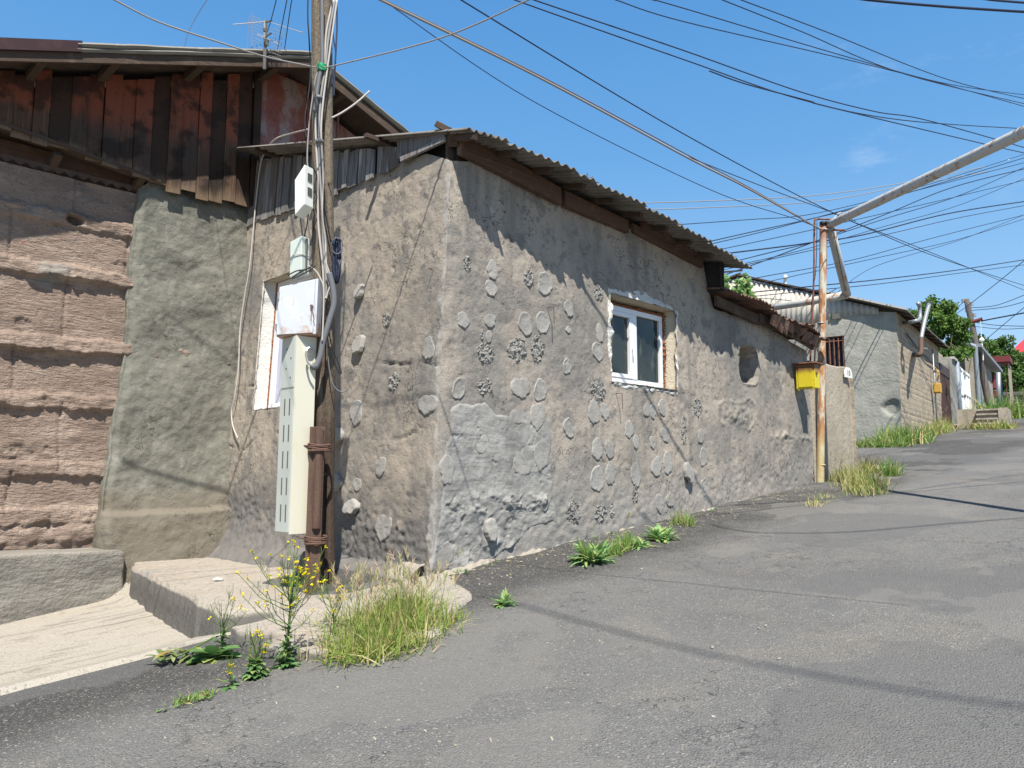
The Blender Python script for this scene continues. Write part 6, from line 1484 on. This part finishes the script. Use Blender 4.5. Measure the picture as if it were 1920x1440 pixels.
def mustard(label, p, height, nb, leaves, spreadr=.25, flowers=26, group=None):
    p = Vector(p); t = thing('mustard_plant', label, 'wild mustard', p, group)
    stm, lv, fl = MB(), MB(), MB()
    top = p + Vector((random.uniform(-.03, .03), random.uniform(-.03, .03), height * .62))
    stm.tube([p, p.lerp(top, .5) + Vector((.012, 0, 0)), top], [.007, .006, .004], 6)
    tips = []
    for k in range(nb):
        a = p.lerp(top, random.uniform(.35, 1)); d = rnd_dir(20, 75); L = random.uniform(.4, 1) * height * .55
        b = a + d * L * .5; c = b + (d + Vector((0, 0, .5))).normalized() * L * .5
        stm.tube([a, b, c], [.0032, .0025, .0018], 5); tips.append(c)
        for j in range(random.randint(2, 5)):
            e = b.lerp(c, random.random()); dd = rnd_dir(15, 70); stm.tube([e, e + dd * .035, e + dd * .04 + Vector((0, 0, .03))], .0014, 4)
        if random.random() < .6:
            c2 = b + rnd_dir(30, 80) * L * .4; stm.tube([b, c2], [.0022, .0015], 5); tips.append(c2)
    random.shuffle(tips)
    for c in tips[:flowers]:
        for j in range(random.randint(2, 4)): flower(fl, c + Vector((random.gauss(0, .009), random.gauss(0, .009), random.gauss(0, .006))), random.uniform(.014, .021))
    for k in range(leaves):
        h = random.random() ** 2 * .55; q = p.lerp(top, h); leaf(lv, q, rnd_dir(5, 55), random.uniform(.05, .11) * (1.3 - h), random.uniform(.02, .045), random.uniform(.5, 1.4))
    stm.build('stems', m_stem, t); lv.build('leaves', m_weed, t); fl.build('flowers', m_flower, t)
    return t
def dz(p, z): return Vector((p.x, p.y, p.z + z))
# big barley clump at the house corner
cl = [(gp(x, y), w) for x, y, w in ((640, 1225, .8), (665, 1240, .7), (690, 1225, 1), (700, 1190, 1.3), (730, 1200, 1.3), (755, 1185, 1.4), (770, 1160, 1.5), (740, 1165, 1.5), (790, 1190, .9), (800, 1175, .8), (640, 1185, .6), (715, 1230, .8), (760, 1215, .7))]
clump('large clump of wild barley with pale seed heads at the corner of the plaster house', cl, 3800, .09, .34, .0075, seeds=120, straw=.16, spread=.11, lean=(28, 88))
clump('small spread of dry grass on the slab right of the barley clump', [(gp(x, y), 1) for x, y in ((848, 1168), (862, 1162), (838, 1175))], 110, .05, .14, .005, straw=.3, spread=.05)
rosette('low bright leafy weed on the broken slab right of the barley clump', gp(848, 1142), 12, .11, .04, mat=m_weedlt)
rosette('round rosette of bright leaves alone on the asphalt near the house corner', gp(945, 1138), 48, .17, .035, mat=m_weedlt, el=(15, 75))
mustard('tall airy yellow mustard plant before the cabinet pole', gp(533, 1252), .84, 34, 110, flowers=75)
mustard('yellow mustard with seed pods directly in front of the rusted rail', Vector(onS(545, 1140)), .42, 12, 8, flowers=14)
mustard('short bushy mustard plant at the asphalt edge left of the tall one', gp(480, 1272), .34, 14, 190, flowers=7)
mustard('leafy mustard plant against the dark face of the concrete step', gp(412, 1232), .50, 9, 70, flowers=5)
mustard('yellow mustard sprigs among the left of the barley clump', gp(628, 1200), .48, 14, 20, flowers=14)
mustard('thin trailing mustard sprig with two blooms near the front edge', gp(432, 1290), .16, 4, 8, flowers=3)
t = rosette('large pale leaves of a weed lying against the step', gp(400, 1238), 16, .24, .13, mat=m_weed, el=(5, 50))
t = thing('wilted_plant', 'uprooted wilted weed with curled leaves lying on the pale concrete edge', 'weed', gp(340, 1250)); mb = MB(); st2 = MB()
for k in range(34):
    f = k / 33; a = gp(300 + 100 * f, 1250 - 18 * f); a = dz(a, .04 + .03 * math.sin(f * 5)); leaf(mb, a, rnd_dir(-10, 60), random.uniform(.10, .17), random.uniform(.03, .06), 1.6)
st2.tube([dz(gp(295, 1254), .04), dz(gp(340, 1246), .07), dz(gp(400, 1226), .12)], .007, 6); mb.build('leaves', leafmat('wilted_leaves', (.14, .2, .06), (.3, .33, .14), (.40, .24, .08), .3), t); st2.build('stem', m_stem, t)
clump('low mat of tiny weeds along the near edge of the asphalt', [(gp(x, y), 1) for x, y in ((340, 1322), (355, 1319), (372, 1314), (388, 1309))], 260, .02, .07, .007, (m_grassg, m_straw), straw=.15, spread=.03, name='weed_mat', cat='weed', lean=(15, 80))
rosette('very small green sprout on the near asphalt', gp(302, 1335), 7, .05, .015, mat=m_weed)
rosette('tiny sprout at the foot of the street wall near the corner', gp(963, 1080), 8, .05, .016, mat=m_weed)
# row of weeds along the street wall
rosette('broad clump of toothed bright green leaves below the street wall, nearest of the row', gp(1112, 1056), 150, .34, .045, 'weeds in a row on the asphalt', m_weedlt, (12, 70), grassy=25)
rosette('smaller tuft of toothed leaves just left of the nearest clump in the row', gp(1084, 1056), 34, .18, .035, 'weeds in a row on the asphalt', m_weedlt, (12, 60))
clump('bright grass tuft between the leafy clumps in the row', [(gp(x, y), 1) for x, y in ((1150, 1044), (1165, 1036), (1178, 1028))], 380, .1, .3, .009, (m_grassg, m_straw), straw=.1, spread=.05, seeds=3, group='weeds in a row on the asphalt')
rosette('low leafy weed in the middle of the row beside a bare stone', gp(1195, 1027), 60, .22, .035, 'weeds in a row on the asphalt', m_weedlt, (10, 55))
rosette('bushy leafy weed second from the far end of the row', gp(1238, 1013), 100, .3, .042, 'weeds in a row on the asphalt', m_weedlt, (12, 65))
clump('thin upright grass tuft at the far end of the row', [(gp(x, y), 1) for x, y in ((1272, 987), (1283, 985), (1290, 990))], 230, .1, .34, .008, (m_grassg, m_straw), straw=.18, spread=.05, seeds=2, group='weeds in a row on the asphalt')
rosette('dark shrivelled weed against the street wall', Vector((*onG(1232, 962)[:2], float(onG(1232, 962)[2]) + .03)), 20, .13, .025, None, leafmat('dark_weed', (.05, .055, .03), (.1, .1, .06), None, .2), (30, 80))
mustard('yellow flowering mustard growing at the foot of the street wall', gp(1372, 930), .75, 16, 26, flowers=22)
rosette('small leafy weed at the wall foot right of the flowering mustard', gp(1420, 917), 18, .2, .045, mat=m_weed, el=(30, 85))
clump('tall dry grass stems at the wall foot before the gas post', [(gp(1478, 905), 1)], 40, .3, .75, .012, seeds=8, straw=.4, spread=.05, lean=(70, 88), droop=(.1, .5))
clump('sparse dry tuft on the asphalt well before the gas post', [(gp(x, y), 1) for x, y in ((1522, 948), (1540, 944), (1530, 952), (1550, 936))], 120, .06, .2, .009, straw=.45, spread=.08)
clump('wide yellow-green grass clump right of the gas post', [(gp(x, y), w) for x, y, w in ((1570, 900, 1), (1590, 905, 1.3), (1600, 915, 1.3), (1615, 922, 1.3), (1630, 918, 1.3), (1625, 930, .9), (1640, 912, 1), (1585, 893, 1), (1605, 900, 1.2))], 1300, .12, .40, .012, straw=.32, seeds=25, spread=.15)
clump('thin grass at the foot of the tan garden wall', [(gp(x, y), 1) for x, y in ((1556, 893), (1562, 892))], 60, .3, .65, .012, straw=.3, seeds=6, spread=.06, lean=(65, 88))
clump('reddish grass tuft in front of the pale concrete patch', [(gp(x, y), 1) for x, y in ((1625, 888), (1633, 886))], 200, .2, .6, .014, (m_grass, m_rust), straw=.3, spread=.1)
clump('bright upright grass tuft right of the reddish one', [(gp(x, y), 1) for x, y in ((1668, 893), (1672, 892))], 220, .25, .62, .016, (m_grassg, m_straw), straw=.12, spread=.09)
# far weeds
def far2(px, py, x=None): return Vector(onG(px, py))
clump('low strip of weeds along the foot of the grey end wall', [(far2(x, 838), 1) for x in range(1612, 1690, 9)], 900, .15, .45, .03, (m_grassg, m_straw), straw=.15, spread=.22, name='weed_strip', cat='weeds')
clump('bushy weeds at the corner of the grey rendered house', [(far2(x, y), 1.2) for x, y in ((1668, 836), (1680, 835), (1690, 834), (1700, 832), (1712, 830))], 1000, .25, .75, .03, (m_grassg, m_straw), straw=.12, spread=.3, name='weeds', cat='weeds')
clump('tall yellow-green weeds before the block wall by the brown gate', [(Vector(O2 + u2 * x + w2 * -.35 + _Z * (K * x)), 1.2) for x in (3.5, 4.3, 5.2, 6.1, 7.2, 8.2)], 520, .25, .7, .025, straw=.3, seeds=10, spread=.25, name='weeds', cat='weeds')
clump('weeds growing in front of the concrete steps', [(Vector(O2 + u2 * (xs0 - 1.9 - .1 * k) + w2 * (L1[1] + (L2[1] - L1[1]) * k / 6) + _Z * (K * xs0 - .3)), 1.1) for k in range(8)], 420, .15, .45, .03, straw=.35, spread=.25, name='weeds', cat='weeds')
clump('green weeds behind the concrete steps', [(Vector(O2 + u2 * (xs0 + 9 + k) + w2 * (-1.2 - .6 * k) + _Z * (K * (xs0 + 9))), 1.1) for k in range(7)], 900, .6, 1.6, .07, (m_grassg, m_straw), straw=.1, spread=.5, name='weeds', cat='weeds')
# loose bits: stones on the asphalt
mb = MB()
for k in range(420):
    if k < 90: p = gp(random.uniform(300, 1600), random.uniform(960, 1400))
    else:
        x_ = random.uniform(-1.2, 9.0); p = Vector((x_, -abs(random.gauss(.25, .35)) - .05, 0)); p.z = float(road_pos(np.array(p.x), np.array(p.y))[2])
    if p.y > -.05 and p.x > -.2: continue
    r = random.uniform(.004, .012); mb.box(dz(p, r * .5), (r * 2, r * 1.5, r), Matrix.Rotation(random.uniform(0, 3), 4, (random.random(), random.random(), 1)))
tag(mb.build('gravel', m_foot, None), 'scattered pale grit on the asphalt', None, None, 'stuff')
mb = MB()
for k in range(260):
    x_ = random.uniform(-1.3, 8.5); p = Vector((x_, -abs(random.gauss(.2, .3)) - .04, 0)); p.z = float(road_pos(np.array(p.x), np.array(p.y))[2]) + .006
    blade(mb, p, rnd_dir(0, 14), random.uniform(.03, .12), random.uniform(.003, .008), .3, None, 3)
tag(mb.build('plant_litter', m_straw, None), 'dead stalks and straw littering the foot of the wall', None, None, 'stuff')
for k in range(16):
    x_ = random.uniform(-.9, 8.6); p = Vector((x_, -abs(random.gauss(.12, .12)) - .06, 0)); p.z = float(road_pos(np.array(p.x), np.array(p.y))[2])
    rosette('tiny weed seedling sprouting from the crack along the wall foot', p, random.randint(5, 12), random.uniform(.03, .08), .014, 'seedlings along the wall foot', random.choice((m_weed, m_weedlt)), (15, 80), name='weed_seedling')
p = gp(1188, 1023); mb = MB(); mb.box(dz(p, .012), (.34, .13, .04), Matrix.Rotation(.5, 4, 'Z'), .014); tag(mb.build('stone_slab', m_foot, None), 'flat bare stone lying behind the row of weeds', 'stone')
p = Vector(onS(407, 1090)); mb = MB(); mb.tube([p + Vector((-.05, .02, .015)), p + Vector((-.01, 0, .025)), p + Vector((.04, -.02, .018)), p + Vector((.065, -.03, .012))], [.004, .02, .018, .003], 8); tag(mb.build('bone', m_whitep, None, smooth=True), 'small pale bone-like scrap on the concrete step', 'scrap')
p = gp(1352, 946); mb = MB(); mb.box(dz(p, .01), (.3, .22, .06), Matrix.Rotation(.9, 4, 'Z'), .025); tag(mb.build('stone_slab', m_foot, None), 'pale broken stone at the foot of the flowering mustard', 'stone')

# ---- trees
def tree(label, c, R, H, base, n, lm, s, seed, group='trees up the street', cat='tree', name='leafy_tree'):
    rng = np.random.default_rng(seed); c = Vector(c); base = Vector(base)
    t = thing(name, label, cat, base, group)
    mb = MB(); tips = []
    fork = base.lerp(c, .55)
    mb.tube([base, base.lerp(fork, .5) + Vector((.08, .05, 0)), fork], [R * .09, R * .075, R * .06], 10)
    for k in range(11):
        d = Vector(rng.normal(size=3)); d.normalize(); e = c + Vector((d.x * R * .75, d.y * R * .75, d.z * H * .75))
        m_ = fork.lerp(e, .5) + Vector(rng.normal(size=3) * R * .08); mb.tube([fork, m_, e], [R * .04, R * .025, R * .008], 7); tips.append(e)
    mb.build('trunk', m_bark, t, smooth=True)
    lv = MB(); cl = []
    for k in range(46):
        d = rng.normal(size=3); d /= np.linalg.norm(d); rr_ = rng.uniform(.35, 1.0) ** .6
        cl.append((np.array(c) + d * np.array([R, R, H]) * rr_, rng.uniform(.16, .30) * R))
    vs = []; fs = []; at_ = []
    for k in range(n):
        cc, cr_ = cl[rng.integers(len(cl))]
        d = rng.normal(size=3); d /= np.linalg.norm(d)
        p = cc + d * cr_ * rng.uniform(.4, 1) ** .5
        a = rng.normal(size=3); a[2] -= .5; a /= np.linalg.norm(a); b = np.cross(a, rng.normal(size=3)); b /= np.linalg.norm(b)
        L = s * rng.uniform(.7, 1.3); i0 = len(vs)
        nn = np.cross(a, b)
        vs += [p, p + a * L * .5 + b * L * .32 + nn * L * .08, p + a * L, p + a * L * .5 - b * L * .32 + nn * L * .08]; fs.append((i0, i0 + 1, i0 + 2, i0 + 3)); q = (rng.random(), rng.random(), 0); at_ += [q] * 4
    lv.add(vs, fs, at_); lv.build('crown', lm, t)
    return t
c = at(1772, 632, 43); tree('bushy green tree rising behind the block-walled house', c, 1.35, 1.9, (c[0], c[1], c[2] - 5.5), 9000, m_leaf, .18, 1)
c = at(1745, 600, 44); tree('upper left crown of the tree group behind the flues', c, 1.15, 1.25, (c[0], c[1], c[2] - 7), 4500, m_leaf, .18, 2)
c = at(1803, 664, 41); b_ = at(1772, 632, 43); tree('thin leafy branch drooping beside the white gate', c, .42, .26, (b_[0], b_[1], b_[2]), 300, m_leaf, .2, 3)
for i, (px, py, d, R, H, lab) in enumerate(((1855, 668, 66, 2.1, 1.9, 'round dark green tree behind the far concrete house'), (1880, 685, 68, 2.2, 1.8, 'dark green tree behind the far red porch'), (1912, 716, 66, 2.3, 1.9, 'tall dense bush at the right edge above the brown wall'), (1902, 722, 64, 2.0, 1.2, 'dense foliage just above the brown retaining wall'), (1950, 720, 66, 3.0, 1.9, 'dense tree at the far right just out of the street'), (1835, 660, 70, 1.6, 1.5, 'small green tree beside the leaning pole'))):
    d *= 1.17; R *= 1.12; H *= 1.12; c = at(px, py, d); tree(lab, c, R, H, (c[0], c[1], c[2] - 4.5), 4200, m_leaf2, .34, 20 + i)
c = at(1393, 548, 20.5); t = tree('young bright sapling sprouting behind the annexe roof', c, .28, .42, (c[0], c[1], c[2] - 1.6), 420, m_weedlt, .15, 40, None)
c = at(1357, 530, 20.5); t = tree('tiny bright sprig beside the black roof step', c, .10, .2, (c[0], c[1], c[2] - 1.4), 70, m_weedlt, .13, 41, None)
